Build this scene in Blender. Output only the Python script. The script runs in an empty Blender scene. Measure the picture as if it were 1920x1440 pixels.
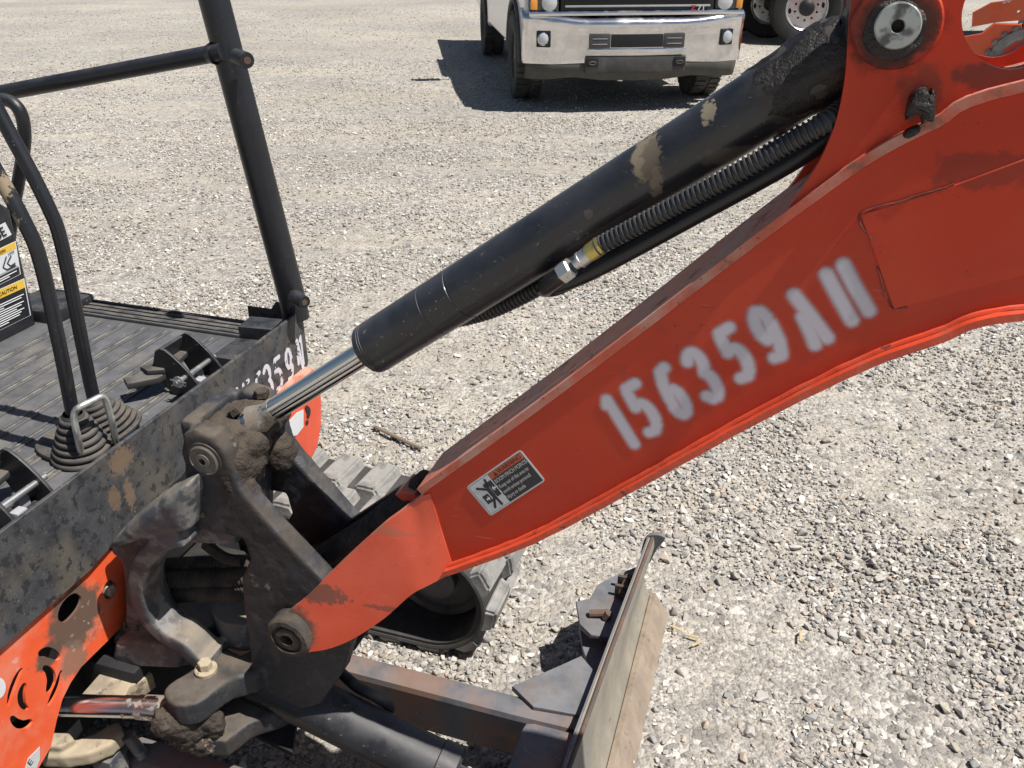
import bpy, bmesh, math, random
import numpy as np
from mathutils import Vector, Matrix, noise as mn
from mathutils.geometry import tessellate_polygon
random.seed(7); rng = np.random.default_rng(7)
S = bpy.context.scene
R = math.radians
C = S.collection

# ------------------------------------------------------------------ camera
FPX, PITCH, CAMH = 1600.0, R(28), 1.5
cam = bpy.data.cameras.new('camera'); camo = bpy.data.objects.new('camera', cam); C.objects.link(camo)
cam.sensor_width = 36; cam.lens = FPX/1920*36; cam.clip_start = .02; cam.clip_end = 900
camo.location = (0, 0, CAMH); camo.rotation_euler = (R(90)-PITCH, 0, 0)
S.camera = camo
S.render.resolution_x, S.render.resolution_y = 1024, 768
# ------------------------------------------------------------------ light
SUN_AZ, SUN_EL = R(-21.8), R(63)      # azimuth from +X towards +Y
sd = Vector((math.cos(SUN_EL)*math.cos(SUN_AZ), math.cos(SUN_EL)*math.sin(SUN_AZ), math.sin(SUN_EL)))
w = bpy.data.worlds.new('World'); S.world = w; w.use_nodes = True
nt = w.node_tree; bg = nt.nodes['Background']
sky = nt.nodes.new('ShaderNodeTexSky'); sky.sky_type = 'NISHITA'; sky.sun_disc = False
sky.sun_elevation = SUN_EL; sky.sun_rotation = math.atan2(sd.x, sd.y)
nt.links.new(sky.outputs[0], bg.inputs[0]); bg.inputs[1].default_value = .048
sl = bpy.data.lights.new('sun', 'SUN'); sl.energy = 5.0; sl.angle = R(.5); sl.color = (1, .96, .9)
so = bpy.data.objects.new('sun', sl); C.objects.link(so); so.rotation_euler = sd.to_track_quat('Z', 'Y').to_euler()
S.view_settings.view_transform = 'Standard'; S.view_settings.look = 'None'
S.view_settings.exposure = 0.45; S.view_settings.gamma = 1

# ------------------------------------------------------------------ pixel helpers (photograph is 1920x1440)
cP, sP = math.cos(PITCH), math.sin(PITCH)
PH = R(-17.5)
FW = Vector((math.cos(PH), math.sin(PH), 0)); LF = Vector((-math.sin(PH), math.cos(PH), 0))
def wray(x, y):
    u = (x-960)/FPX; v = (720-y)/FPX
    return Vector((u, cP+v*sP, -sP+v*cP))
def ground(x, y, z=0.0):
    r = wray(x, y); t = (z-CAMH)/r.z
    return Vector((r.x*t, r.y*t, z))
_p = ground(545, 1190, .52); ORG = _p+LF*.10; ORG.z = 0
CM = Vector(((-ORG).dot(FW), (-ORG).dot(LF), CAMH))
def mray(x, y):
    r = wray(x, y); return Vector((r.dot(FW), r.dot(LF), r.z))
def PX(x, y, v): d = mray(x, y); return CM+d*((v-CM.x)/d.x)
def PY(x, y, v): d = mray(x, y); return CM+d*((v-CM.y)/d.y)
def PZ(x, y, v): d = mray(x, y); return CM+d*((v-CM.z)/d.z)
def xz(pts, y): return [(p.x, p.z) for p in (PY(a, b, y) for a, b in pts)]
def yz(pts, x): return [(p.y, p.z) for p in (PX(a, b, x) for a, b in pts)]
def xy(pts, z): return [(p.x, p.y) for p in (PZ(a, b, z) for a, b in pts)]

# ------------------------------------------------------------------ materials
class NT:
    def __init__(s, m): s.t = m.node_tree; s.n = s.t.nodes; s.l = s.t.links
    def new(s, k, **kw):
        n = s.n.new(k)
        for a, b in kw.items(): setattr(n, a, b)
        return n
    def link(s, a, b): s.l.new(a, b)
    def math(s, op, a, b=None, c=None):
        n = s.new('ShaderNodeMath', operation=op)
        for i, q in enumerate((a, b, c)):
            if q is None: continue
            if isinstance(q, (int, float)): n.inputs[i].default_value = q
            else: s.link(q, n.inputs[i])
        return n.outputs[0]
    def mapr(s, v, a, b, c=0., d=1.):
        n = s.new('ShaderNodeMapRange', interpolation_type='SMOOTHSTEP')
        s.link(v, n.inputs[0])
        for i, q in enumerate((a, b, c, d)): n.inputs[i+1].default_value = q
        return n.outputs[0]
    def noise(s, vec, scale, detail=4, rough=.55):
        n = s.new('ShaderNodeTexNoise'); s.link(vec, n.inputs['Vector'])
        n.inputs['Scale'].default_value = scale; n.inputs['Detail'].default_value = detail; n.inputs['Roughness'].default_value = rough
        return n.outputs['Fac']
    def mix(s, fac, a, b):
        n = s.new('ShaderNodeMix', data_type='RGBA')
        for i, q in ((0, fac), (6, a), (7, b)):
            if isinstance(q, (int, float)): n.inputs[i].default_value = q
            elif isinstance(q, tuple): n.inputs[i].default_value = (*q, 1)
            else: s.link(q, n.inputs[i])
        return n.outputs[2]
    def mixf(s, fac, a, b):
        n = s.new('ShaderNodeMix', data_type='FLOAT')
        for i, q in ((0, fac), (2, a), (3, b)):
            if isinstance(q, (int, float)): n.inputs[i].default_value = q
            else: s.link(q, n.inputs[i])
        return n.outputs[0]
M = {}
def mat(name, base, rough=.5, metal=0., layers=(), bump=None, var=.12, coat=0., spec=.5, vscale=9.):
    m = bpy.data.materials.new(name); m.use_nodes = True; t = NT(m)
    p = t.n['Principled BSDF']; co = t.new('ShaderNodeTexCoord').outputs['Object']
    geo = t.new('ShaderNodeNewGeometry')
    v = t.noise(co, vscale, 6, .65)
    f = t.mapr(v, .3, .7, 1-var, 1+var)
    sc = t.new('ShaderNodeVectorMath', operation='SCALE'); sc.inputs[0].default_value = base; t.link(f, sc.inputs['Scale'])
    col = sc.outputs[0]; ro = t.math('ADD', rough-.06, t.math('MULTIPLY', v, .12)); me = metal
    for L in layers:
        k = L[0]
        if k == 'noise':      # ('noise', color, scale, lo, hi, rough, amount)
            _, c, sca, lo, hi, r2, am = L
            msk = t.mapr(t.noise(co, sca, 7, .62), lo, hi, 0, am)
        elif k == 'spot':     # small distinct specks
            _, c, sca, lo, hi, r2, am = L
            msk = t.math('MULTIPLY', t.mapr(t.noise(co, sca, 2, .5), lo, hi, 0, am), t.mapr(t.noise(co, sca*.15, 3), .42, .6))
        elif k == 'up':       # dust lying on upward faces
            _, c, sca, lo, hi, r2, am = L
            sx = t.new('ShaderNodeSeparateXYZ'); t.link(geo.outputs['Normal'], sx.inputs[0])
            msk = t.math('MULTIPLY', t.mapr(sx.outputs[2], lo, hi, 0, am), t.mapr(t.noise(co, sca, 6, .6), .33, .62))
        elif k == 'blob':     # ('blob', color, centre, radii, noise scale, noise amp, rough, amount)
            _, c, ce, ra, sca, amp, r2, am = L
            mp = t.new('ShaderNodeMapping'); mp.vector_type = 'POINT'; t.link(co, mp.inputs[0])
            s3 = [1/q for q in ra]
            mp.inputs['Scale'].default_value = s3; mp.inputs['Location'].default_value = [-ce[i]*s3[i] for i in range(3)]
            ln = t.new('ShaderNodeVectorMath', operation='LENGTH'); t.link(mp.outputs[0], ln.inputs[0])
            d = t.math('ADD', ln.outputs['Value'], t.math('MULTIPLY', t.math('SUBTRACT', t.noise(co, sca, 6, .65), .5), amp))
            msk = t.mapr(d, .74, 1.08, am, 0)
        elif k == 'scr':      # fine scratches: ('scr', color, rotation, threshold, rough, amount)
            _, c, ro_, th, r2, am = L
            mp = t.new('ShaderNodeMapping'); t.link(co, mp.inputs[0]); mp.inputs['Rotation'].default_value = ro_; mp.inputs['Scale'].default_value = (18, 420, 420)
            msk = t.math('MULTIPLY', t.mapr(t.noise(mp.outputs[0], 1., 2, .5), th, th+.03, 0, am), t.mapr(t.noise(co, 9, 3), .5, .6))
        elif k == 'attr':
            _, c, an, r2, am = L
            a = t.new('ShaderNodeAttribute', attribute_name=an); msk = t.math('MULTIPLY', a.outputs['Fac'], am)
        col = t.mix(msk, col, c); ro = t.mixf(msk, ro, r2)
        if metal: me = t.mixf(msk, me, 0.)
    t.link(col, p.inputs['Base Color'])
    t.link(ro, p.inputs['Roughness'])
    if isinstance(me, (int, float)): p.inputs['Metallic'].default_value = me
    else: t.link(me, p.inputs['Metallic'])
    p.inputs['Coat Weight'].default_value = coat; p.inputs['Coat Roughness'].default_value = .12
    p.inputs['Specular IOR Level'].default_value = spec
    if bump:
        prev = None
        for sca, st, di in (bump if isinstance(bump, list) else [bump]):
            b = t.new('ShaderNodeBump'); b.inputs['Strength'].default_value = st; b.inputs['Distance'].default_value = di
            t.link(t.noise(co, sca, 6, .6), b.inputs['Height'])
            if prev: t.link(prev, b.inputs['Normal'])
            prev = b.outputs[0]
        t.link(prev, p.inputs['Normal'])
    M[name] = m; return m
DUST = (.36, .29, .21); MUD = (.115, .085, .06); MUDL = (.20, .155, .11); RUST = (.17, .075, .04); BROWN=(.10,.07,.05)
ORNG = (.54, .038, .011)
mat('orange', ORNG, .5, 0, [('noise', (.60, .085, .04), 2.2, .42, .66, .6, .55), ('noise', (.40, .06, .035), 16, .56, .70, .7, .6), ('scr', (.60, .22, .16), (0, R(35), 0), .70, .7, .7), ('scr', (.16, .03, .02), (0, R(-55), R(10)), .73, .7, .7), ('noise', (.46, .055, .025), 5, .5, .8, .55, .5), ('spot', (.12, .05, .03), 240, .70, .74, .8, .9), ('up', (.46, .30, .22), 14, .15, .9, .75, .55), ('blob', (.028, .02, .017), PY(1678, 62, -.06)+Vector((0, 0, 0)), (.037, .05, .036), 60, 1.0, .75, .88), ('blob', (.07, .02, .014), PY(1660, 20, -.06), (.05, .05, .05), 30, 1.4, .6, .6), ('blob', (.13, .03, .02), PY(1835, 318, -.055), (.05, .02, .020), 50, 2.0, .6, .5), ('blob', (.09, .03, .022), PY(1885, 140, -.05), (.05, .02, .016), 50, 1.5, .7, .7), ('blob', (.16, .04, .025), PY(1725, 175, -.05), (.02, .02, .03), 50, 1.5, .7, .6)], [(60, .04, .004), (700, .05, .001)], .08, coat=.08, vscale=4, spec=.3)
mat('orange_sunlit', (.66, .085, .035), .45, 0, [('scr', (.30, .05, .03), (0, R(40), 0), .70, .7, .8), ('scr', (.75, .40, .32), (0, R(-20), 0), .71, .7, .6), ('noise', (.74, .12, .065), 9, .40, .7, .6, .8), ('spot', (.12, .05, .03), 200, .70, .74, .8, .9), ('up', (.42, .30, .22), 20, .2, .8, .75, .8), ('blob', (.10, .075, .055), PY(590, 1115, -.09), (.055, .05, .020), 70, 2.2, .9, .75), ('blob', (.30, .16, .10), PY(690, 1000, -.08), (.07, .05, .010), 60, 2.6, .9, .4), ('blob', (.10, .075, .055), PY(545, 1180, -.10), (.045, .05, .045), 50, .9, .9, .9), ('blob', (.12, .06, .04), PY(745, 1145, -.08), (.05, .05, .006), 90, 2.6, .9, .6)], [(60, .05, .004), (700, .05, .001)], .10, coat=.2, vscale=6)  # faded orange, brightened so its colour carries the sunlight on the foot
mat('orange_edge', (.56, .11, .06), .5, 0, [('noise', (.54, .36, .29), 11, .40, .66, .7, .75), ('noise', (.20, .12, .08), 26, .56, .66, .85, .8), ('noise', RUST, 70, .62, .66, .85, .9)], (200, .12, .002), .1)
mat('orange_ledge_sunlit', (.66, .075, .028), .42, 0, [('noise', (.56, .12, .07), 30, .45, .7, .5, .7), ('noise', (.10, .04, .03), 60, .62, .66, .85, .9)], (45, .35, .004), .1, coat=.2)  # brighter copy of the orange; sun on the lower ledge is in the colour
mat('black_paint', (.016, .017, .021), .42, 0, [('noise', (.055, .055, .06), 14, .42, .8, .6, .55), ('spot', (.30, .25, .19), 150, .66, .74, .85, .7), ('up', (.09, .085, .085), 20, .2, 1, .7, .55)], (500, .05, .001), .2, spec=.5)
mat('tube_black', (.013, .014, .018), .38, 0, [('spot', (.22, .19, .16), 260, .68, .74, .85, .5), ('up', (.05, .05, .055), 25, .1, 1, .65, .6), ('blob', (.27, .21, .14), PY(12, 352, .024), (.012, .05, .022), 120, 2.2, .95, .9), ('blob', (.25, .20, .13), PY(38, 412, .024), (.010, .05, .014), 140, 2.2, .95, .85), ('scr', (.12, .11, .10), (0, R(-60), 0), .70, .7, .5)], (300, .05, .001), .2)
mat('rubber', (.028, .028, .03), .75, 0, [('up', (.16, .14, .12), 20, .1, .9, .9, .7)], (250, .15, .002), .25)
mat('boot_rubber', (.045, .043, .043), .8, 0, [('up', (.17, .14, .11), 30, .3, .95, .9, .55)], (250, .15, .002), .25)
mat('mat_rubber', (.092, .093, .099), .62, 0, [('noise', (.18, .155, .125), 7, .46, .74, .85, .6), ('spot', (.30, .27, .24), 60, .62, .7, .8, .35), ('noise', (.10, .10, .105), 40, .5, .7, .7, .5)], (160, .12, .002), .25, vscale=14)
mat('rib_worn', (.20, .185, .15), .8, 0, [('noise', (.06, .06, .06), 20, .45, .62, .8, .9)], None, .25)
mat('panel_black', (.05, .052, .058), .55, 0, [('noise', (.105, .09, .068), 8, .44, .66, .8, .75), ('noise', (.018, .019, .024), 55, .54, .60, .6, .85), ('spot', (.24, .21, .17), 320, .60, .72, .85, .55),
     ('blob', (.21, .135, .075), PX(228, 862, -.36), (.03, .030, .026), 150, 2.6, .85, .6), ('blob', (.19, .12, .07), PX(215, 935, -.36), (.03, .014, .026), 150, 2.6, .85, .6), ('blob', (.22, .145, .085), PX(243, 925, -.36), (.03, .012, .032), 150, 2.6, .85, .6)], (260, .15, .002), .35, vscale=22)
mat('cast', (.024, .026, .032), .55, 0, [('noise', (.075, .075, .08), 24, .52, .64, .7, .6), ('noise', (.040, .033, .027), 7, .52, .60, .95, .85), ('up', (.13, .105, .08), 13, .4, .95, .95, .75), ('noise', (.26, .22, .17), 16, .68, .73, .95, .7), ('spot', (.20, .16, .12), 140, .66, .74, .9, .35)], [(70, .35, .006), (400, .3, .002)], .3, vscale=20)
mat('cast_clean', (.07, .075, .085), .5, 0, [('noise', (.24, .23, .215), 22, .50, .60, .75, .7), ('noise', MUD, 6, .58, .68, .95, .5), ('up', (.25, .205, .15), 9, .3, .9, .9, .8), ('spot', (.30, .25, .19), 90, .62, .7, .9, .5)], [(90, .2, .003), (400, .15, .002)], .3, vscale=18)
mat('mud', (.050, .038, .029), .92, 0, [('noise', (.03, .023, .019), 18, .45, .62, .8, .7), ('up', (.105, .082, .060), 14, .2, .95, .95, .6), ('noise', (.26, .21, .155), 12, .64, .68, .95, .8)], [(45, .8, .012), (220, .7, .005)], .3, vscale=25)
mat('dusty_plate', (.36, .30, .21), .85, 0, [('noise', (.20, .16, .12), 14, .46, .64, .9, .75), ('noise', (.08, .065, .05), 26, .60, .68, .95, .8)], (120, .15, .003), .1)
mat('chrome', (.62, .62, .63), .07, 1., [], None, .03)
mat('chrome_dull', (.60, .60, .64), .2, 1., [], None, .05)
mat('chrome_dirty', (.55, .53, .50), .22, 1., [('noise', MUDL, 40, .45, .6, .9, .9)], (200, .1, .002), .1)
mat('zinc', (.55, .56, .54), .38, .85, [('noise', (.28, .24, .18), 50, .55, .68, .8, .7)], (300, .08, .001), .12)
mat('pin_steel', (.42, .45, .43), .45, .55, [('noise', (.05, .045, .04), 30, .52, .64, .8, .85)], (300, .08, .001), .15)
mat('pin_dirty', (.20, .185, .165), .55, .6, [('noise', MUD, 45, .46, .62, .9, .8)], (300, .12, .001), .2)
mat('grease', (.016, .013, .012), .42, 0, [('noise', (.05, .04, .033), 60, .5, .7, .8, .7)], [(90, .6, .006), (400, .5, .003)], .3)
mat('idler_grey', (.13, .125, .12), .7, 0, [('noise', (.06, .055, .05), 14, .5, .65, .9, .6)], (120, .2, .003), .15)
mat('hose_muddy', (.03, .027, .024), .8, 0, [('noise', (.085, .066, .05), 22, .42, .6, .95, .9)], (160, .4, .004), .3)
mat('red_grime', (.15, .035, .024), .7, 0, [('noise', (.05, .025, .02), 60, .45, .62, .8, .8)], (200, .4, .003), .3)
mat('brass', (.52, .42, .14), .38, .8, [], None, .15)
mat('corrugated', (.04, .041, .044), .55, 0, [('noise', (.09, .08, .07), 30, .5, .7, .8, .5)], None, .15)
mat('barrel', (.014, .0155, .021), .40, 0, [('noise', (.05, .052, .06), 10, .42, .8, .55, .6), ('spot', (.28, .24, .18), 150, .67, .72, .9, .55), ('up', (.07, .07, .078), 18, .2, .95, .6, .6),
     ('scr', (.20, .19, .18), (0, R(-75), R(20)), .70, .7, .6), ('scr', (.16, .15, .14), (0, R(-30), 0), .72, .7, .5), ('blob', (.27, .215, .145), PY(1207, 296, -.03), (.016, .05, .026), 95, 2.2, .95, .9), ('blob', (.13, .105, .075), PY(1222, 300, -.03), (.012, .05, .024), 130, 2.4, .95, .85), ('blob', (.24, .19, .13), PY(1232, 340, -.03), (.007, .05, .020), 150, 2.6, .95, .7), ('blob', (.30, .25, .175), PY(1328, 212, -.03), (.008, .05, .013), 170, 2.6, .95, .9), ('blob', (.14, .12, .10), PY(1106, 398, -.03), (.006, .05, .006), 200, 2., .9, .7), ('blob', (.05, .042, .036), PY(1560, 100, -.03), (.085, .09, .09), 30, .9, .9, .95), ('blob', (.11, .095, .075), PY(1400, 300, -.035), (.05, .03, .014), 45, 1.2, .95, .7)], (450, .06, .001), .25, coat=.3)
mat('blade_back', (.13, .138, .152), .55, 0, [('noise', (.15, .085, .055), 11, .56, .68, .85, .7), ('noise', (.13, .13, .14), 45, .5, .65, .7, .5), ('up', (.20, .17, .15), 20, .4, 1, .8, .35)], (240, .15, .002), .25, vscale=16)
mat('blade_face', (.25, .225, .18), .7, 0, [('scr', (.36, .33, .28), (0, 0, R(90)), .66, .6, .6), ('scr', (.12, .10, .08), (0, R(8), R(92)), .70, .7, .7), ('noise', (.20, .19, .175), 5, .48, .62, .7, .7), ('spot', (.06, .05, .04), 60, .66, .70, .8, .6)], (120, .25, .003), .15, vscale=14)
mat('blade_rust', (.27, .215, .165), .75, 0, [('scr', (.40, .34, .28), (0, 0, R(90)), .65, .6, .6), ('scr', (.13, .09, .07), (0, R(5), R(86)), .68, .7, .7), ('noise', (.21, .16, .12), 34, .5, .65, .8, .7), ('spot', (.12, .08, .06), 80, .62, .68, .8, .5)], (120, .3, .003), .15, vscale=14)
mat('rusty_steel', (.11, .068, .048), .75, 0, [('noise', (.07, .06, .055), 30, .45, .6, .8, .7)], (200, .25, .002), .25)
mat('arm_paint', (.11, .118, .135), .52, 0, [('noise', (.19, .11, .075), 8, .37, .58, .85, .9), ('spot', (.4, .3, .24), 60, .68, .72, .8, .6), ('up', (.20, .18, .17), 25, .4, 1, .8, .3)], (240, .15, .002), .25, vscale=16)
mat('track_rubber', (.27, .262, .245), .85, 0, [('noise', (.07, .07, .075), 14, .48, .64, .8, .75), ('noise', (.29, .26, .22), 30, .55, .7, .9, .6)], [(60, .25, .006), (350, .25, .002)], .2, vscale=12)
mat('track_dark', (.045, .044, .043), .85, 0, [('noise', (.10, .09, .07), 20, .5, .7, .9, .6)], (180, .2, .003), .2)
mat('frame_black', (.012, .012, .014), .7, 0, [('noise', (.05, .042, .034), 8, .5, .7, .9, .6)], (120, .2, .004), .3)
mat('decal_white', (.62, .64, .66), .35, 0, [('noise', (.5, .47, .43), 40, .6, .75, .6, .4)], None, .04)
mat('decal_black', (.018, .019, .025), .3, 0, [], None, .05)
mat('decal_orange', (.60, .10, .035), .35, 0, [], None, .05)
mat('decal_yellow', (.72, .46, .05), .4, 0, [], None, .06)
mat('decal_print', (.52, .53, .54), .4, 0, [], None, .04)
mat('decal_grey', (.36, .36, .38), .4, 0, [], None, .05)
# paint that was sprayed through a stencil: alpha follows the spray mask
def spray(name, col):
    m = bpy.data.materials.new(name); m.use_nodes = True; t = NT(m); p = t.n['Principled BSDF']
    co = t.new('ShaderNodeTexCoord').outputs['Object']
    a = t.new('ShaderNodeAttribute', attribute_name='paint').outputs['Fac']
    fine = t.noise(co, 900, 3, .7)
    al = t.mapr(t.math('ADD', a, t.math('MULTIPLY', t.math('SUBTRACT', fine, .5), t.math('MULTIPLY', t.math('SUBTRACT', 1., a), .5))), .04, .96)
    t.link(t.math('MULTIPLY', t.math('MULTIPLY', al, .93), t.mapr(a, .0, .06)), p.inputs['Alpha'])
    p.inputs['Base Color'].default_value = (*col, 1); p.inputs['Roughness'].default_value = .6
    M[name] = m
spray('white_spray', (.64, .62, .68))

# ------------------------------------------------------------------ mesh builder
AX = {'x': (Vector((0, 1, 0)), Vector((0, 0, 1)), Vector((1, 0, 0))), 'y': (Vector((1, 0, 0)), Vector((0, 0, 1)), Vector((0, 1, 0))), 'z': (Vector((1, 0, 0)), Vector((0, 1, 0)), Vector((0, 0, 1)))}
def frame(d):
    d = d.normalized(); a = Vector((0, 0, 1)) if abs(d.z) < .9 else Vector((1, 0, 0))
    u = d.cross(a).normalized(); return u, d.cross(u).normalized()
class MB:
    def __init__(s): s.v = []; s.f = []; s.m = []
    def add(s, vs, fs, mi=0):
        o = len(s.v); s.v += [tuple(q) for q in vs]; s.f += [tuple(i+o for i in f) for f in fs]; s.m += [mi]*len(fs); return s
    def mesh(s, me, f, mi=0):
        return s.add([f(v.co) for v in me.vertices], [tuple(p.vertices) for p in me.polygons], mi)
    def box(s, lo, hi, mi=0, bev=.0, rot=None, org=None):
        bm = bmesh.new(); bmesh.ops.create_cube(bm, size=1)
        lo = Vector(lo); hi = Vector(hi); c = (lo+hi)/2; d = hi-lo
        for v in bm.verts: v.co = Vector((v.co.x*d.x, v.co.y*d.y, v.co.z*d.z))
        if bev: bmesh.ops.bevel(bm, geom=bm.edges[:], offset=bev, segments=2, profile=.6, affect='EDGES')
        vs = []
        for v in bm.verts:
            q = v.co.copy()
            if rot: q = rot @ q
            vs.append(q+c)
        bm.verts.index_update(); s.add(vs, [[v.index for v in f.verts] for f in bm.faces], mi); bm.free(); return s
    def tube(s, path, r, n=16, mi=0, cap=True, rad=None):
        P = [Vector(p) for p in path]; k = len(P); vs = []; fs = []; u = None
        for i, p in enumerate(P):
            d = (P[min(i+1, k-1)]-P[max(i-1, 0)]).normalized()
            if u is None: u, _ = frame(d)
            u = (u-d*u.dot(d)).normalized(); w_ = d.cross(u); rr = rad[i] if rad else r
            vs += [p+(u*math.cos(a)+w_*math.sin(a))*rr for a in (2*math.pi*j/n for j in range(n))]
        for i in range(k-1):
            for j in range(n): fs.append((i*n+j, i*n+(j+1) % n, (i+1)*n+(j+1) % n, (i+1)*n+j))
        if cap: fs.append(tuple(range(n))[::-1]); fs.append(tuple((k-1)*n+j for j in range(n)))
        return s.add(vs, fs, mi)
    def lathe(s, org, axis, prof, n=32, mi=0):
        org = Vector(org); d = Vector(axis).normalized(); return s.tube([org+d*t for r, t in prof], 0, n, mi, True, [max(r, 1e-4) for r, t in prof]) if all(prof[i][1] < prof[i+1][1] for i in range(len(prof)-1)) else s._lathe(org, d, prof, n, mi)
    def _lathe(s, org, d, prof, n=32, mi=0):
        u, w_ = frame(d); vs = []; fs = []
        for r, t in prof: vs += [org+d*t+(u*math.cos(a)+w_*math.sin(a))*max(r, 1e-5) for a in (2*math.pi*j/n for j in range(n))]
        for i in range(len(prof)-1):
            for j in range(n): fs.append((i*n+j, i*n+(j+1) % n, (i+1)*n+(j+1) % n, (i+1)*n+j))
        return s.add(vs, fs, mi)
    def plate(s, outer, ax, at, t, holes=(), bev=.0015, mi=0, frame3=None):
        """flat plate from a 2D outline, thickness t centred on `at` along the axis"""
        if frame3: o, U, V, N = frame3
        else: U, V, N = AX[ax]; o = N*at
        if holes:
            loops = [[Vector((q[0], q[1], 0)) for q in pts] for pts in [outer]+list(holes)]
            flat = [q for lp_ in loops for q in lp_]; n = len(flat); tris = tessellate_polygon(loops)
            vs = [o+U*q.x+V*q.y+N*(t/2) for q in flat]+[o+U*q.x+V*q.y-N*(t/2) for q in flat]
            fs = [tuple(f) for f in tris]+[tuple(i+n for i in f[::-1]) for f in tris]; k = 0
            for lp_ in loops:
                c = len(lp_)
                for i in range(c): a, b = k+i, k+(i+1) % c; fs.append((a, b, b+n, a+n))
                k += c
            return s.add(vs, fs, mi)
        cu = bpy.data.curves.new('t', 'CURVE'); cu.dimensions = '2D'; cu.fill_mode = 'BOTH'
        bev = min(bev, t*.45)
        cu.extrude = t/2-bev; cu.bevel_depth = bev; cu.bevel_resolution = 1; cu.offset = -bev
        for pts in [outer]+list(holes):
            sp = cu.splines.new('POLY'); sp.points.add(len(pts)-1); sp.use_cyclic_u = True
            for i, q in enumerate(pts): sp.points[i].co = (q[0], q[1], 0, 1)
        ob = bpy.data.objects.new('t', cu); me = bpy.data.meshes.new_from_object(ob)
        s.mesh(me, lambda c: o+U*c.x+V*c.y+N*c.z, mi)
        bpy.data.objects.remove(ob); bpy.data.curves.remove(cu); bpy.data.meshes.remove(me); return s
    def text(s, txt, size, o, U, V, N, mi=0, align='LEFT', t=.0002, sx=1.):
        cu = bpy.data.curves.new('t', 'FONT'); cu.body = txt; cu.size = size; cu.align_x = align; cu.align_y = 'CENTER'; cu.extrude = t; cu.resolution_u = 3; cu.offset = size*.012 if size > .02 else 0.
        ob = bpy.data.objects.new('t', cu); me = bpy.data.meshes.new_from_object(ob)
        s.mesh(me, lambda c: o+U*(c.x*sx)+V*c.y+N*c.z, mi)
        bpy.data.objects.remove(ob); bpy.data.curves.remove(cu); bpy.data.meshes.remove(me); return s
def fill(pts): return pts
def smooth_poly(pts, k=4):
    """Catmull-Rom through a closed list of 2D points"""
    n = len(pts); out = []
    for i in range(n):
        p0, p1, p2, p3 = (pts[(i+j-1) % n] for j in range(4))
        for q in range(k):
            t = q/k
            out.append(tuple(.5*((2*p1[a])+(-p0[a]+p2[a])*t+(2*p0[a]-5*p1[a]+4*p2[a]-p3[a])*t*t+(-p0[a]+3*p1[a]-3*p2[a]+p3[a])*t**3) for a in (0, 1)))
    return out
def spline(pts, k=8):
    pts = [Vector(p) for p in pts]; n = len(pts); out = []
    for i in range(n-1):
        p0, p1, p2, p3 = pts[max(i-1, 0)], pts[i], pts[i+1], pts[min(i+2, n-1)]
        for q in range(k):
            t = q/k; out.append(.5*((2*p1)+(-p0+p2)*t+(2*p0-5*p1+4*p2-p3)*t*t+(-p0+3*p1-3*p2+p3)*t**3))
    return out+[pts[-1]]
def circ(c, r, n=32, ry=None, rot=0.):
    ry = ry or r
    return [(c[0]+math.cos(a)*r*math.cos(rot)-math.sin(a)*ry*math.sin(rot), c[1]+math.cos(a)*r*math.sin(rot)+math.sin(a)*ry*math.cos(rot)) for a in (2*math.pi*i/n for i in range(n))]
def obj(name, mb, mats, parent=None, angle=35, recalc=True):
    me = bpy.data.meshes.new(name)
    if isinstance(mb, MB):
        me.from_pydata(mb.v, [], mb.f); me.polygons.foreach_set('material_index', mb.m)
    else: me = mb; me.name = name
    if recalc:
        bm = bmesh.new(); bm.from_mesh(me); bmesh.ops.recalc_face_normals(bm, faces=bm.faces); bm.to_mesh(me); bm.free()
    for k in ([mats] if isinstance(mats, str) else mats): me.materials.append(M[k])
    me.shade_smooth()
    if angle < 179: me.set_sharp_from_angle(angle=R(angle))
    o = bpy.data.objects.new(name, me); C.objects.link(o); o.parent = parent
    return o
def part(name, parent=None, loc=(0, 0, 0)):
    o = bpy.data.objects.new(name, None); C.objects.link(o); o.parent = parent; o.location = loc; o.empty_display_size = .1; return o
def tag(o, label=None, cat=None, group=None, kind=None):
    for k, v in (('label', label), ('category', cat), ('group', group), ('kind', kind)):
        if v: o[k] = v
    return o
def cast(mb, vox=.004, smooth=4, amp=0., nsc=.03):
    """fuse the pieces of a builder into one cast-looking skin"""
    me = bpy.data.meshes.new('t'); me.from_pydata(mb.v, [], mb.f)
    bm = bmesh.new(); bm.from_mesh(me); bmesh.ops.recalc_face_normals(bm, faces=bm.faces); bm.to_mesh(me); bm.free()
    o = bpy.data.objects.new('t', me); C.objects.link(o)
    m = o.modifiers.new('r', 'REMESH'); m.mode = 'VOXEL'; m.voxel_size = vox
    m = o.modifiers.new('s', 'SMOOTH'); m.iterations = smooth; m.factor = .5
    if amp:
        tx = bpy.data.textures.new('t', 'CLOUDS'); tx.noise_scale = nsc; tx.noise_depth = 3
        m = o.modifiers.new('d', 'DISPLACE'); m.texture = tx; m.strength = amp; m.mid_level = .5; m.texture_coords = 'LOCAL'
    dg = bpy.context.evaluated_depsgraph_get(); r = bpy.data.meshes.new_from_object(o.evaluated_get(dg))
    bpy.data.objects.remove(o); return r
def bolt(mb, c, d, r, h, mi=0, washer=True):
    c = Vector(c); d = Vector(d).normalized()
    if washer: mb.lathe(c, d, [(r*1.75, -.001), (r*1.75, h*.28), (r*1.5, h*.36)], 24, mi)
    mb.tube([c+d*h*.3, c+d*h*.92, c+d*h], r, 6, mi, True, [r*1.12, r*1.12, r*.95]); return mb
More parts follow.
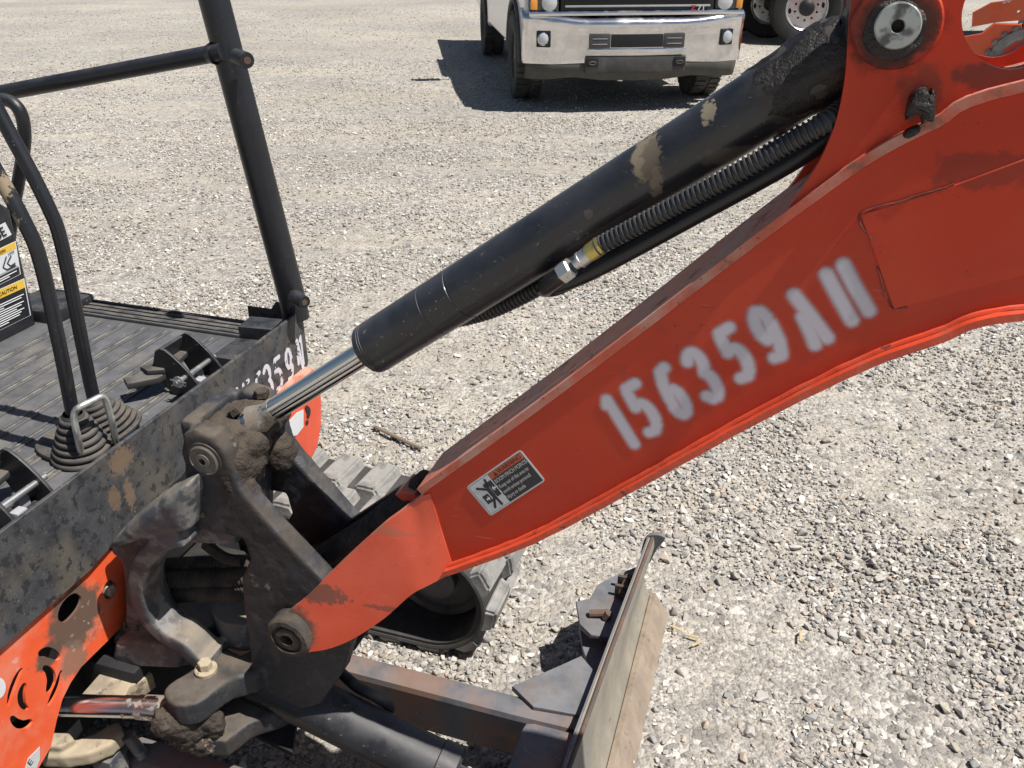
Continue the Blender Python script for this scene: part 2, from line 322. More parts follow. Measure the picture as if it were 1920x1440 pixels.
# stencil strokes on a 0..1 by 0..1.7 cell
def arc(cx, cy, rx, ry, a0, a1, n=9): return [(cx+rx*math.cos(R(a0+(a1-a0)*i/n)), cy+ry*math.sin(R(a0+(a1-a0)*i/n))) for i in range(n+1)]
GL = {'1': [[(.45, 1.65), (.5, .05)], [(.28, 1.5), (.45, 1.65)]],
 '5': [[(.85, 1.62), (.28, 1.62)], [(.22, 1.5), (.2, .98)], arc(.45, .55, .4, .48, 110, -25), [(.15, .1), (.5, .06), (.72, .2)]],
 '6': [[(.75, 1.6), (.45, 1.55), (.25, 1.2), (.18, .75), (.2, .4)], arc(.48, .48, .33, .44, 190, 500)],
 '3': [arc(.42, 1.24, .36, .4, 150, -50), arc(.45, .47, .4, .45, 65, -70), [(.12, .22), (.35, .06)]],
 '9': [arc(.45, 1.15, .34, .48, 20, 360), [(.82, 1.1), (.8, .5), (.6, .12)], [(.2, .12), (.55, .08)]],
 'A': [[(.2, 1.7), (.42, .9), (.62, .05)], [(.12, 1.0), (.1, .4), (.05, .05)]],
 'H': [[(.12, 1.65), (.14, 1.0), (.2, .05)], [(.78, 1.65), (.8, 1.0), (.88, .05)]]}
def spray_grid(chars, o, U, V, N, lu, lv, res, rad, soft, wear=None):
    """a thin sheet carrying a 'paint' attribute; chars: (glyph, u0, v0, cell width, height/1.7, slant)"""
    nu, nv = int(lu/res), int(lv/res)
    gu, gv = np.meshgrid(np.linspace(0, lu, nu), np.linspace(0, lv, nv), indexing='ij')
    D = np.full(gu.shape, 1e3)
    for g, u0, v0, cw, ch, sl_ in chars:
        for st in GL[g]:
            pts = [(u0+a*cw+sl_*b*ch, v0+b*ch) for a, b in st]
            for (ax, ay), (bx, by) in zip(pts, pts[1:]):
                dx, dy = bx-ax, by-ay; t = np.clip(((gu-ax)*dx+(gv-ay)*dy)/(dx*dx+dy*dy+1e-12), 0, 1)
                D = np.minimum(D, np.hypot(gu-ax-t*dx, gv-ay-t*dy))
    A = np.clip(1-(D-rad)/soft, 0, 1); A = A*A*(3-2*A)
    if wear is not None:
        for i in range(nu):
            for j in range(nv):
                if A[i, j] > 0: A[i, j] *= wear(gu[i, j], gv[i, j])
    edge = np.minimum(np.minimum(gu, lu-gu), np.minimum(gv, lv-gv)); A = A*np.clip(edge/.004, 0, 1)
    o = Vector(o); base = np.array(o)[None, None]+gu[..., None]*np.array(U)+gv[..., None]*np.array(V)+0*np.array(N)
    vs = base.reshape(-1, 3); idx = np.arange(nu*nv).reshape(nu, nv)
    keep = (A[:-1, :-1]+A[1:, 1:]+A[1:, :-1]+A[:-1, 1:]) > .001
    q = np.stack([idx[:-1, :-1], idx[1:, :-1], idx[1:, 1:], idx[:-1, 1:]], -1)[keep]
    me = bpy.data.meshes.new('s'); me.from_pydata(vs.tolist(), [], q.tolist())
    at = me.attributes.new('paint', 'FLOAT', 'POINT'); at.data.foreach_set('value', A.reshape(-1).astype(np.float32))
    bm = bmesh.new(); bm.from_mesh(me); bmesh.ops.delete(bm, geom=[v for v in bm.verts if not v.link_faces], context='VERTS'); bm.to_mesh(me); bm.free()
    return me
# ------------------------------------------------------------------ ground
def ground_mat():
    m = bpy.data.materials.new('gravel_ground'); m.use_nodes = True; t = NT(m); p = t.n['Principled BSDF']
    co = t.new('ShaderNodeTexCoord').outputs['Object']
    def vor(scale, feat='F1', out='Color'):
        n = t.new('ShaderNodeTexVoronoi', feature=feat); n.inputs['Scale'].default_value = scale; t.link(co, n.inputs['Vector']); return n
    cols = []
    v1 = vor(62); v2 = vor(150)
    def stone(v):
        sx = t.new('ShaderNodeSeparateColor'); t.link(v.outputs['Color'], sx.inputs[0])
        r = t.new('ShaderNodeValToRGB'); e = r.color_ramp.elements
        e[0].position = 0; e[0].color = (.15, .145, .14, 1); e[1].position = 1; e[1].color = (.56, .53, .48, 1)
        for po, c in ((.25, (.23, .22, .21)), (.5, (.33, .30, .26)), (.75, (.40, .38, .35))): q = e.new(po); q.color = (*c, 1)
        t.link(sx.outputs[0], r.inputs[0]); return r.outputs[0]
    col = t.mix(t.mapr(t.noise(co, 3.1, 5, .6), .42, .6), stone(v1), stone(v2))
    mp = t.new('ShaderNodeMapping'); t.link(co, mp.inputs[0]); mp.inputs['Rotation'].default_value = (0, 0, R(25)); mp.inputs['Scale'].default_value = (.35, 1.6, 1)
    big = t.noise(mp.outputs[0], .8, 6, .62)
    dust = t.mapr(t.math('ADD', t.math('MULTIPLY', big, .7), t.math('MULTIPLY', t.noise(co, 5, 6, .65), .3)), .44, .60, .12, .82)
    col = t.mix(dust, col, (.39, .352, .295))
    far = t.math('MULTIPLY', t.math('MULTIPLY', t.mapr(t.noise(co, .35, 5, .6), .35, .65, .90, 1.10), t.mapr(t.noise(co, 13, 5, .75), .30, .70, .80, 1.18)), t.mapr(t.noise(co, 30, 3, .8), .34, .46, .62, 1.04))
    sc = t.new('ShaderNodeVectorMath', operation='SCALE'); t.link(col, sc.inputs[0]); t.link(far, sc.inputs['Scale'])
    t.link(sc.outputs[0], p.inputs['Base Color']); p.inputs['Roughness'].default_value = .9; p.inputs['Specular IOR Level'].default_value = .25
    h1 = t.math('SUBTRACT', 1., v1.outputs['Distance']); h2 = t.math('SUBTRACT', 1., v2.outputs['Distance'])
    b1 = t.new('ShaderNodeBump'); b1.inputs['Strength'].default_value = .9; b1.inputs['Distance'].default_value = .008; t.link(h1, b1.inputs['Height'])
    b2 = t.new('ShaderNodeBump'); b2.inputs['Strength'].default_value = .7; b2.inputs['Distance'].default_value = .004; t.link(h2, b2.inputs['Height']); t.link(b1.outputs[0], b2.inputs['Normal'])
    t.link(b2.outputs[0], p.inputs['Normal']); M['gravel_ground'] = m
ground_mat()
def hgt(x, y): return .012*mn.noise((x*1.3, y*1.3, 0))+.03*mn.noise((x*.25, y*.25, 5))
mb = MB()
xs = sorted(set([round(-14+.35*i, 3) for i in range(81)]+[-300, -120, -50, -25, 25, 50, 120, 300]))
ys = sorted(set([round(-4+.35*i, 3) for i in range(81)]+[-200, -60, -20, 35, 60, 120, 400]))
near = lambda a, b: max(0, 1-max(abs(a)/14, abs(b-8)/14))
vs = [(a, b, hgt(a, b)*min(1, near(a, b)*4)-.012) for a in xs for b in ys]
mb.add(vs, [(i*len(ys)+j, (i+1)*len(ys)+j, (i+1)*len(ys)+j+1, i*len(ys)+j+1) for i in range(len(xs)-1) for j in range(len(ys)-1)])
gro = obj('ground', mb, 'gravel_ground', angle=180); tag(gro, 'pale gravel yard with dusty tyre-worn patches', None, None, 'structure')

# stones of the gravel: convex chips scattered over the yard
def stone_mat():
    m = bpy.data.materials.new('stone'); m.use_nodes = True; t = NT(m); p = t.n['Principled BSDF']
    rnd = t.new('ShaderNodeObjectInfo').outputs['Random']
    r = t.new('ShaderNodeValToRGB'); e = r.color_ramp.elements; r.color_ramp.interpolation = 'CONSTANT'
    pal = [(.37, .355, .335), (.27, .27, .275), (.50, .485, .455), (.30, .275, .235), (.40, .36, .30), (.19, .195, .205), (.60, .58, .54), (.33, .32, .31), (.42, .335, .27), (.27, .255, .235), (.66, .64, .60), (.37, .35, .33), (.23, .215, .20), (.39, .385, .375)]
    e[0].color = (*pal[0], 1); e[1].position = 1/len(pal); e[1].color = (*pal[1], 1)
    for i in range(2, len(pal)): q = e.new(i/len(pal)); q.color = (*pal[i], 1)
    t.link(rnd, r.inputs[0])
    co = t.new('ShaderNodeTexCoord').outputs['Object']
    f = t.mapr(t.noise(co, 3, 5, .7), .3, .7, .82, 1.16)
    sc = t.new('ShaderNodeVectorMath', operation='SCALE'); t.link(r.outputs[0], sc.inputs[0]); t.link(f, sc.inputs['Scale'])
    t.link(t.mix(.24, sc.outputs[0], (.44, .395, .33)), p.inputs['Base Color']); p.inputs['Roughness'].default_value = .85; p.inputs['Specular IOR Level'].default_value = .3
    M['stone'] = m
stone_mat()
protos = bpy.data.collections.new('stone_shapes')
for k in range(14):
    bm = bmesh.new(); q = rng.normal(size=(12, 3)); q /= np.linalg.norm(q, axis=1)[:, None]
    q *= np.array([1, rng.uniform(.6, .95), rng.uniform(.45, .75)])*rng.uniform(.82, 1.12, (12, 1))
    for p_ in q: bm.verts.new(p_)
    r_ = bmesh.ops.convex_hull(bm, input=bm.verts)
    bmesh.ops.delete(bm, geom=[v for v in bm.verts if not v.link_faces], context='VERTS')
    bmesh.ops.bevel(bm, geom=bm.edges[:], offset=.05, segments=1, affect='EDGES')
    bmesh.ops.recalc_face_normals(bm, faces=bm.faces)
    me = bpy.data.meshes.new('stone_shape'); bm.to_mesh(me); bm.free(); me.materials.append(M['stone']); me.shade_smooth(); me.set_sharp_from_angle(angle=R(28))
    protos.objects.link(bpy.data.objects.new('stone_shape', me))
def scatter():
    X = []; Z = []; SC = []
    def band(d0, d1, dens, smin, med, sig, half=.86):
        # wedge in front of the camera, a little wider than the view
        area = half*(d1*d1-d0*d0); n = int(area*dens)
        d = np.sqrt(rng.uniform(d0*d0, d1*d1, n)); x = rng.uniform(-half, half, n)*(d+.35)
        s = np.exp(rng.normal(math.log(med), sig, n)); k = (s > smin)
        return x[k], d[k], np.clip(s[k], smin, .019)
    bands = [band(.55, 2.6, 10500, .003, .0058, .45), band(2.6, 4.6, 5600, .0042, .0066, .40), band(4.6, 8.0, 2000, .006, .0074, .34), band(8., 12., 520, .008, .0088, .3, .75), band(12., 20., 90, .010, .0105, .3, .7)]
    x = np.concatenate([b[0] for b in bands]); y = np.concatenate([b[1] for b in bands]); s = np.concatenate([b[2] for b in bands])
    keep = np.ones(len(x), bool); z = np.zeros(len(x))
    for i in range(len(x)):
        a = float(x[i]); b = float(y[i])
        dirt = mn.noise((a*1.1+3, b*1.9, 2))+.6*mn.noise((a*4, b*4, 7))
        if dirt > .20 and rng.random() < .84: keep[i] = False
        z[i] = hgt(a, b)*min(1, near(a, b)*4)-.012
    return np.stack([x, y, z+s*.34], 1)[keep], s[keep]
pts, sz = scatter()
me = bpy.data.meshes.new('gravel'); me.vertices.add(len(pts)); me.vertices.foreach_set('co', pts.astype(np.float32).ravel())
a_ = me.attributes.new('sz', 'FLOAT', 'POINT'); a_.data.foreach_set('value', sz.astype(np.float32))
a_ = me.attributes.new('rt', 'FLOAT_VECTOR', 'POINT'); rt = np.stack([rng.normal(0, .35, len(pts)), rng.normal(0, .35, len(pts)), rng.uniform(0, 6.283, len(pts))], 1); a_.data.foreach_set('vector', rt.astype(np.float32).ravel())
grav = bpy.data.objects.new('gravel', me); C.objects.link(grav); tag(grav, 'loose grey and beige gravel stones covering the yard', 'gravel', None, 'stuff')
ng = bpy.data.node_groups.new('scatter', 'GeometryNodeTree')
ng.interface.new_socket('Geometry', in_out='INPUT', socket_type='NodeSocketGeometry'); ng.interface.new_socket('Geometry', in_out='OUTPUT', socket_type='NodeSocketGeometry')
N_ = ng.nodes; gi = N_.new('NodeGroupInput'); go = N_.new('NodeGroupOutput'); iop = N_.new('GeometryNodeInstanceOnPoints'); ci = N_.new('GeometryNodeCollectionInfo')
ci.inputs['Collection'].default_value = protos; ci.inputs['Separate Children'].default_value = True; ci.inputs['Reset Children'].default_value = True
an = N_.new('GeometryNodeInputNamedAttribute'); an.data_type = 'FLOAT'; an.inputs['Name'].default_value = 'sz'
ar = N_.new('GeometryNodeInputNamedAttribute'); ar.data_type = 'FLOAT_VECTOR'; ar.inputs['Name'].default_value = 'rt'
iop.inputs['Pick Instance'].default_value = True
ng.links.new(gi.outputs[0], iop.inputs['Points']); ng.links.new(ci.outputs[0], iop.inputs['Instance']); ng.links.new(an.outputs['Attribute'], iop.inputs['Scale'])
e2r = N_.new('FunctionNodeEulerToRotation'); ng.links.new(ar.outputs['Attribute'], e2r.inputs[0]); ng.links.new(e2r.outputs[0], iop.inputs['Rotation'])
ng.links.new(iop.outputs[0], go.inputs[0]); grav.modifiers.new('scatter', 'NODES').node_group = ng

# ------------------------------------------------------------------ pickup truck
mat('white_paint', (.74, .75, .77), .25, 0, [('noise', (.5, .46, .4), 5, .58, .75, .6, .35)], None, .03, coat=.6)
mat('truck_chrome', (.78, .78, .80), .10, 1., [('noise', (.42, .385, .34), 6, .45, .7, .6, .25)], (5, .02, .01), .03)
mat('truck_plastic', (.045, .045, .044), .6, 0, [('noise', (.13, .12, .105), 4, .45, .7, .8, .6)], None, .15)
mat('truck_plastic_dusty', (.07, .068, .058), .75, 0, [('noise', (.11, .10, .085), 6, .45, .7, .9, .6)], None, .15)
mat('truck_dark', (.008, .008, .009), .5, 0, [], None, .1)
mat('tyre', (.05, .049, .047), .85, 0, [('noise', (.115, .105, .09), 6, .42, .65, .9, .7)], (90, .3, .006), .2)
mat('glass_lens', (.55, .58, .6), .08, .3, [], None, .1, coat=.6)
mat('amber', (.7, .28, .04), .2, 0, [], None, .1, coat=.6)
mat('red_badge', (.5, .03, .03), .35, 0, [], None, .1)
mat('window_glass', (.02, .025, .03), .05, 0, [], None, .05, coat=.8)
fR = ground(962, 185); rR = ground(908, 105)
hd = (fR-rR).normalized(); ty = Vector((-hd.y, hd.x, 0))
tr = part('pickup_truck', None, fR+ty*1.03-hd*.10); tr.rotation_euler = (0, 0, math.atan2(hd.y, hd.x))
tag(tr, 'white pickup truck with chrome front bumper parked facing the machine', 'pickup truck')
def wheel(parent, c, rad, wid, tread=True, rim='truck_chrome'):
    w_ = part('wheel', parent, c)
    m = MB(); h = wid/2
    m._lathe(Vector((0, 0, 0)), Vector((0, 1, 0)), [(rad*.56, -h*.8), (rad*.70, -h), (rad*.93, -h*.96), (rad*.985, -h*.8), (rad*.985, h*.8), (rad*.93, h*.96), (rad*.70, h), (rad*.56, h*.8), (rad*.56, -h*.8)], 48, 0)
    if tread:
        for k in range(40):
            a = 2*math.pi*k/40; d = Vector((math.cos(a), 0, math.sin(a)))
            for sgn in (-1, 1):
                rt_ = Matrix.Rotation(-a, 3, 'Y'); aa = a+sgn*.035; d = Vector((math.cos(aa), 0, math.sin(aa))); c_ = d*rad*.99+Vector((0, sgn*h*.55, 0))
                m.box(c_-Vector((.012, h*.38, rad*.055)), c_+Vector((.012, h*.38, rad*.055)), 0, 0, rt_)
    obj('tyre', m, 'tyre', w_)
    m = MB(); m.lathe((0, -h*.72, 0), (0, 1, 0), [(rad*.56, 0), (rad*.565, wid*.72)], 32)
    for k in range(6):
        a = 2*math.pi*k/6; m.box(Vector((-rad*.07, -h*.80, 0)), Vector((rad*.07, h*.80, rad*.5)), 0, .01, None) if 0 else None
    obj('rim', m, rim, w_); return w_
for c in ((0, -.90, .40), (0, .90, .40), (-3.45, -.90, .40), (-3.45, .90, .40)): wheel(tr, c, .40, .27)
# bumper: lofted sections across the width
def loft(sections, mi=0, close=False):
    m = MB(); n = len(sections[0]); vs = [q for s_ in sections for q in s_]; fs = []
    for i in range(len(sections)-1):
        for j in range(n-1+(1 if close else 0)): fs.append((i*n+j, i*n+(j+1) % n, (i+1)*n+(j+1) % n, (i+1)*n+j))
    return m.add(vs, fs, mi)
def bx_(y):  # plan curve of the front face
    a = abs(y); return .93-.05*(a/.98)**2-(.0 if a < .72 else .62*(a-.72)**1.6)
YB = [-1.03, -1.0, -.95, -.9, -.84, -.76, -.66, -.55, -.45, -.3, 0, .3, .45, .55, .66, .76, .84, .9, .95, 1.0, 1.03]
def bsec(y, out=0.):
    a = abs(y); dn = .0 if a < .45 else -.035*min(1, (a-.45)/.3)
    zt = .815+.045*min(1, max(0, (a-.5)/.4)); x = bx_(y)+out; bt = .435 if a > .40 else .435
    return [(x-.20, y, zt+.02), (x-.05, y, zt), (x+.01, y, zt-.03), (x+.022, y, zt-.065), (x+.005, y, zt-.10), (x-.002, y, .66), (x-.004, y, .55), (x-.02, y, bt+dn*.3), (x-.06, y, bt-.01)]
bmp = obj('bumper', loft([bsec(y) for y in YB]), 'truck_chrome', tr, 50, False)
mod = bmp.modifiers.new('thick', 'SOLIDIFY'); mod.thickness = .006
def facebox(name, y0, y1, z0, z1, mt, out=.01, depth=.03, par=None, bev=.008):
    m = MB(); yc = (y0+y1)/2; x = bx_(yc)+out; m.box((x-depth, y0, z0), (x, y1, z1), 0, bev); return obj(name, m, mt, par or tr)
facebox('air_intake', -.24, .24, .565, .675, 'truck_dark', .008, .03, bmp)
for s_ in (-1, 1):
    a, b = sorted((s_*.245, s_*.44)); pb = facebox('plate_bracket', a, b, .56, .68, 'truck_plastic', .012, .03, bmp)
    for zz in (.595, .64): facebox('groove', a+.03, b-.03, zz-.003, zz+.003, 'decal_grey', .0145, .01, bmp, .001)
    a, b = sorted((s_*.775, s_*.905)); x_ = bx_(s_*.84)
    an_ = math.atan2(bx_(.90)-bx_(.78), .12)*s_; m = MB(); m.box((x_-.05, a, .57), (x_+.016, b, .705), 0, .01, Matrix.Rotation(-an_, 3, 'Z')); fo = obj('fog_light', m, 'truck_dark', tr)
    m = MB(); m.lathe((x_+.014, s_*.845, .64), (1, 0, 0), [(.048, 0), (.046, .012), (.03, .02), (.001, .023)], 24); obj('lens', m, 'glass_lens', fo)
    m = MB(); m.tube([(x_+.014, s_*.845+.052*math.cos(q), .64+.052*math.sin(q)) for q in [i*math.pi/12 for i in range(25)]], .006, 8, 0, False); obj('trim_ring', m, 'truck_chrome', fo)
    a, b = sorted((s_*.35, s_*.46)); m = MB(); m.box((bx_(.4)-.04, a, .400), (bx_(.4)+.022, b, .482), 0, .012); th = obj('tow_hook_opening', m, 'truck_dark', tr)
    m = MB(); m.tube([(bx_(.4)+.026, s_*.405+.032*math.cos(q), .436+.012*math.sin(q)) for q in [i*math.pi/8 for i in range(17)]], .007, 8, 0, False); obj('tow_hook', m, 'truck_plastic', th)
facebox('chrome_strip', -.45, .45, .538, .556, 'truck_chrome', .016, .03, bmp)
m = MB(); m.box((bx_(.2)-.06, -.47, .345), (bx_(.2)+.006, .47, .495), 0, .02); obj('lower_grille_panel', m, 'truck_plastic', tr)
def vsec(y):
    a = abs(y); x = bx_(y)-.02; zb = .285+.02*math.cos(a*3.2) if a < .98 else .30
    zb = .27+.035*min(1, max(0, (a-.25)/.3)) if a < .6 else .305-.02*min(1, (a-.6)/.2)
    return [(x-.06, y, .44), (x-.005, y, .43), (x+.004, y, .40), (x-.02, y, .34), (x-.05, y, zb), (x-.09, y, zb)]
va = obj('valance', loft([vsec(y) for y in YB[1:-1]]), 'truck_plastic_dusty', tr, 50, False); mod = va.modifiers.new('thick', 'SOLIDIFY'); mod.thickness = .006
# grille, lamps, hood, fenders, cab and bed
m = MB(); m.box((.70, -.70, .86), (.88, .70, 1.22), 0, .02); gr = obj('grille', m, 'truck_dark', tr)
for zz in (.905, .985, 1.065, 1.145): m = MB(); m.box((.875, -.66, zz-.008), (.895, .66, zz+.008), 0, .003); obj('grille_bar', m, 'truck_plastic' if zz < .9 else 'truck_chrome' if zz > 1. else 'decal_grey', gr)
m = MB(); m.box((.70, -.98, .828), (.905, .98, .868), 0, .016); obj('grille_trim', m, 'truck_chrome', tr)
U3, V3, N3 = Vector((0, 1, 0)), Vector((0, 0, 1)), Vector((1, 0, 0))
m = MB(); m.text('Z', .06, Vector((.905, .475, .885)), U3, V3, N3, 0, 'LEFT', .003, 1.3); m.text('71', .06, Vector((.905, .535, .885)), U3, V3, N3, 1, 'LEFT', .003, 1.3); obj('badge', m, ['red_badge', 'truck_chrome'], gr, recalc=False)
for s_ in (-1, 1):
    a, b = sorted((s_*.71, s_*.97)); m = MB(); m.box((.66, a, .868), (.875-.0, b, 1.15), 0, .03); hl = obj('headlight', m, 'truck_plastic', tr)
    m = MB(); m.lathe((.872, s_*.80, .935), (1, 0, 0), [(.07, 0), (.068, .01), (.05, .018), (.001, .02)], 24); obj('lens', m, 'glass_lens', hl)
    a, b = sorted((s_*.905, s_*.965)); m = MB(); m.box((.8, a, .878), (.884, b, .96), 0, .01); obj('turn_signal', m, 'amber', hl)
    # front fender with its wheel opening, door side and bed side
    op = [(math.cos(q)*.50, .40+math.sin(q)*.50) for q in [i*math.pi/16 for i in range(17)]]
    prof = [(.80, .50), (.84, .90), (.82, 1.22), (-.3, 1.32), (-3.0, 1.32), (-5.0, 1.32), (-5.0, .62), (-3.95, .55)]+[(-3.45-q[0], q[1]) for q in reversed(op)]+[(-2.95, .52), (-.5, .52)]+[(-q[0], q[1]) for q in op]+[(.50, .45)]
    prof = [(.62, .50), (.76, .88), (.74, 1.22), (-.3, 1.32), (-5.0, 1.32), (-5.0, .62), (-3.95, .45)]+[(-3.45+q[0], q[1]) for q in reversed(op)][1:]+[(-2.9, .45), (-.55, .45)]+[(q[0], q[1]) for q in reversed(op)][1:]
    m = MB(); m.plate(prof, 'y', s_*.955, .10, (), .03); obj('body_side', m, 'white_paint', tr)
    m = MB(); m.tube([(q[0]*1.02, s_*1.005, .40+(q[1]-.40)*1.02) for q in op], .03, 10); obj('wheel_arch', m, 'truck_plastic', tr)
    m = MB(); m.box((-1.05, s_*1.22-.13, 1.33), (-.9, s_*1.22+.13, 1.55), 0, .03); m.tube([(-.97, s_*.98, 1.38), (-.97, s_*1.12, 1.40)], .02, 8); obj('mirror', m, 'truck_plastic', tr)
    m = MB(); m.tube([(.0, s_*.3, .38), (.15, s_*.32, .36), (.55, s_*.33, .42)], .045, 8); obj('frame_rail', m, 'truck_dark', tr)
m = MB(); m.tube([(-.25, -.88, 1.22), (-.42, -.88, 2.02)], .004, 6); obj('antenna', m, 'truck_dark', tr)
m = loft([[(x, y*w_, z+(1-y*y)*.05) for y in (-1, -.8, -.4, 0, .4, .8, 1)] for x, z, w_ in ((.80, 1.16, .93), (.70, 1.24, .95), (.2, 1.32, .95), (-.55, 1.34, .95))]); hd_ = obj('hood', m, 'white_paint', tr, 50, False); hd_.modifiers.new('t', 'SOLIDIFY').thickness = .03
m = MB(); m.plate([(-.55, 1.32), (-1.15, 1.93), (-2.6, 1.95), (-2.85, 1.32)], 'y', 0, 1.66, (), .06); cab = obj('cab', m, 'white_paint', tr)
m = MB(); m.plate([(-.52, 1.36), (-.50, 1.36), (-1.10, 1.90), (-1.12, 1.90)], 'y', 0, 1.5, (), .004); obj('windshield', m, 'window_glass', cab)
m = MB(); m.box((-5.0, -.9, .75), (-2.9, .9, .95), 0, .02); obj('bed', m, 'white_paint', tr)
m = MB(); m.box((-4.9, -.5, .48), (.6, .5, .62), 0, .03); m.tube([(0, -.85, .40), (0, .85, .40)], .06, 12); m.tube([(-3.45, -.85, .40), (-3.45, .85, .40)], .06, 12); obj('chassis', m, 'truck_dark', tr)

# ------------------------------------------------------------------ lorry behind the pickup
mat('lorry_rim', (.72, .73, .75), .25, .75, [('noise', (.5, .48, .45), 6, .5, .7, .5, .5)], None, .06)
mat('lorry_tyre', (.014, .014, .015), .8, 0, [('noise', (.03, .028, .026), 8, .45, .65, .9, .6)], (70, .2, .004), .2)
mat('yellow_paint', (.75, .45, .03), .4, 0, [], None, .08)
lc = ground(1487, 84)
lo_ = part('lorry', None, lc); lo_.rotation_euler = (0, 0, R(-6)); tag(lo_, 'dark lorry with polished ten-hole wheel parked beyond the pickup', 'lorry')
def lorry_wheel(c, dual=False):
    w_ = part('wheel', lo_, c)
    m = MB(); m._lathe(Vector((0, 0, 0)), Vector((0, 1, 0)), [(.30, -.02), (.36, -.05), (.47, -.04), (.505, .0), (.505, .22), (.47, .27), (.3, .27), (.3, -.02)], 48); obj('tyre', m, 'lorry_tyre', w_)
    holes = [circ((.165*math.cos(q), .165*math.sin(q)), .017, 10) for q in [2*math.pi*i/10+.3 for i in range(10)]]+[circ((.235*math.cos(q), .235*math.sin(q)), .024, 12, .04, q) for q in (R(10), R(190))]
    m = MB(); m.plate(circ((0, 0), .27, 40), 'y', .035, .012, holes, .002); obj('rim_disc', m, 'lorry_rim', w_)
    m = MB(); m._lathe(Vector((0, 0, 0)), Vector((0, 1, 0)), [(.262, .04), (.275, -.012), (.295, -.030), (.305, -.022), (.305, .1)], 48); obj('rim_lip', m, 'lorry_rim', w_)
    m = MB(); m.lathe((0, .05, 0), (0, -1, 0), [(.108, 0), (.108, .07), (.085, .085), (.05, .10), (.001, .102)], 28); obj('hub', m, 'truck_dark', w_)
    m = MB(); m.lathe((0, .06, 0), (0, 1, 0), [(.29, 0), (.29, .15)], 24); obj('drum', m, 'truck_dark', w_)
lorry_wheel((.12, 0, .50)); lorry_wheel((-.25, .9, .50)); lorry_wheel((-.55, 1.9, .5))
m = MB(); m.box((-3.2, .25, .62), (6, 1.9, .95), 0, .04); m.box((-1.9, .1, .55), (-.75, .6, 1.0), 0, .08); obj('chassis', m, 'truck_dark', lo_)
m = MB(); m.box((-3, .0, 1.05), (.9, 2.3, 2.9), 0, .12); obj('cab', m, 'truck_dark', lo_)
m = MB(); m.box((.75, .25, .12), (.80, .85, 1.0), 0, .01); obj('mudflap', m, 'truck_dark', lo_)
m = MB(); m.tube([(.84, -.04, .52), (.84, -.04, 1.25)], .022, 10); obj('grab_rail', m, 'yellow_paint', lo_)
m = MB(); m.box((1.2, 0, 1.0), (7, 2.3, 1.15), 0, .02); obj('deck', m, 'truck_dark', lo_)

# ------------------------------------------------------------------ orange loader seen through the hole in the boom lug
mat('loader_orange', (.66, .095, .025), .38, 0, [('noise', (.5, .12, .07), 3, .5, .75, .5, .4)], None, .06, coat=.3)
mat('loader_red', (.42, .03, .02), .45, 0, [], None, .1)
mat('loader_tyre', (.16, .155, .15), .85, 0, [('noise', (.30, .29, .27), 5, .45, .6, .9, .7)], None, .2)
gl = ground(1890, 128); dist = 10.2; r0 = wray(1895, 120); r0.z = 0; r0.normalize()
ldr = part('wheel_loader', None, r0*dist); ldr.scale = (.78, .78, .78); ldr.rotation_euler = (0, 0, math.atan2(r0.y, r0.x)-R(84)); tag(ldr, 'orange compact wheel loader far behind the raised boom', 'loader')
wp = part('wheel', ldr, (.12, -.1, .45))
m = MB(); m._lathe(Vector((0, 0, 0)), Vector((0, 1, 0)), [(.28, -.02), (.33, -.06), (.41, -.05), (.43, 0), (.43, .26), (.41, .3), (.28, .3), (.28, -.02)], 40)
for k in range(22):
    a = 2*math.pi*k/22
    for s_ in (0, 1):
        aa = a+s_*.14; c_ = Vector((math.cos(aa)*.435, .03+s_*.15, math.sin(aa)*.435)); m.box(c_-Vector((.028, .07, .032)), c_+Vector((.028, .07, .032)), 0, .006, Matrix.Rotation(-aa, 3, 'Y'))
obj('tyre', m, 'loader_tyre', wp)
m = MB(); m.lathe((0, .10, 0), (0, -1, 0), [(.285, 0), (.285, .06), (.24, .02), (.1, .0), (.001, -.0)], 32) if 0 else m._lathe(Vector((0, 0, 0)), Vector((0, -1, 0)), [(.285, -.1), (.285, .03), (.26, .02), (.22, -.03), (.12, -.03), (.1, .0), (.0, .0)], 32); obj('rim', m, 'loader_red', wp)
w2 = part('wheel', ldr, (1.75, -.1, .45))
for ch in list(wp.children): q = ch.copy(); C.objects.link(q); q.parent = w2
def lp(pts): 
    """outline in the loader's own upright plane facing the lot"""
    return pts
m = MB(); m.plate([(-.62, .10), (-.40, .30), (.02, .78), (.0, .90), (-.30, .90), (-.42, .78), (-.60, .74), (-.75, .62), (-.75, .20)], 'y', -.05, .12, (), .01); obj('front_frame', m, 'loader_orange', ldr)
m = MB(); m.plate([(-.55, .86), (-.30, .92), (.50, 1.02), (1.3, 1.00), (2.2, .9), (2.2, 1.15), (1.2, 1.28), (.40, 1.28), (-.40, 1.14), (-.58, 1.02)], 'y', -.16, .10, [circ((-.08, 1.05), .018, 12)], .01); arm_ = obj('lift_arm', m, 'loader_orange', ldr)
m = MB(); m.tube([(-.3, -.02, 1.28), (.8, -.02, 1.52)], .05, 12); obj('lift_cylinder', m, 'loader_orange', ldr)
m = MB(); fr_ = (Vector((-.42, -.215, 1.22)), Vector((.97, 0, .2)).normalized(), Vector((-.2, 0, .97)).normalized(), Vector((0, -1, 0)))
m.plate([(0, 0), (.30, 0), (.30, .045), (0, .045)], '', 0, .004, (), .0005, 0, fr_); m.text('20', .10, fr_[0]+Vector((.13, -.003, -.055)), fr_[1], fr_[2], fr_[3], 1, 'LEFT', .001); obj('name_decal', m, ['decal_grey', 'decal_white'], arm_, recalc=False)
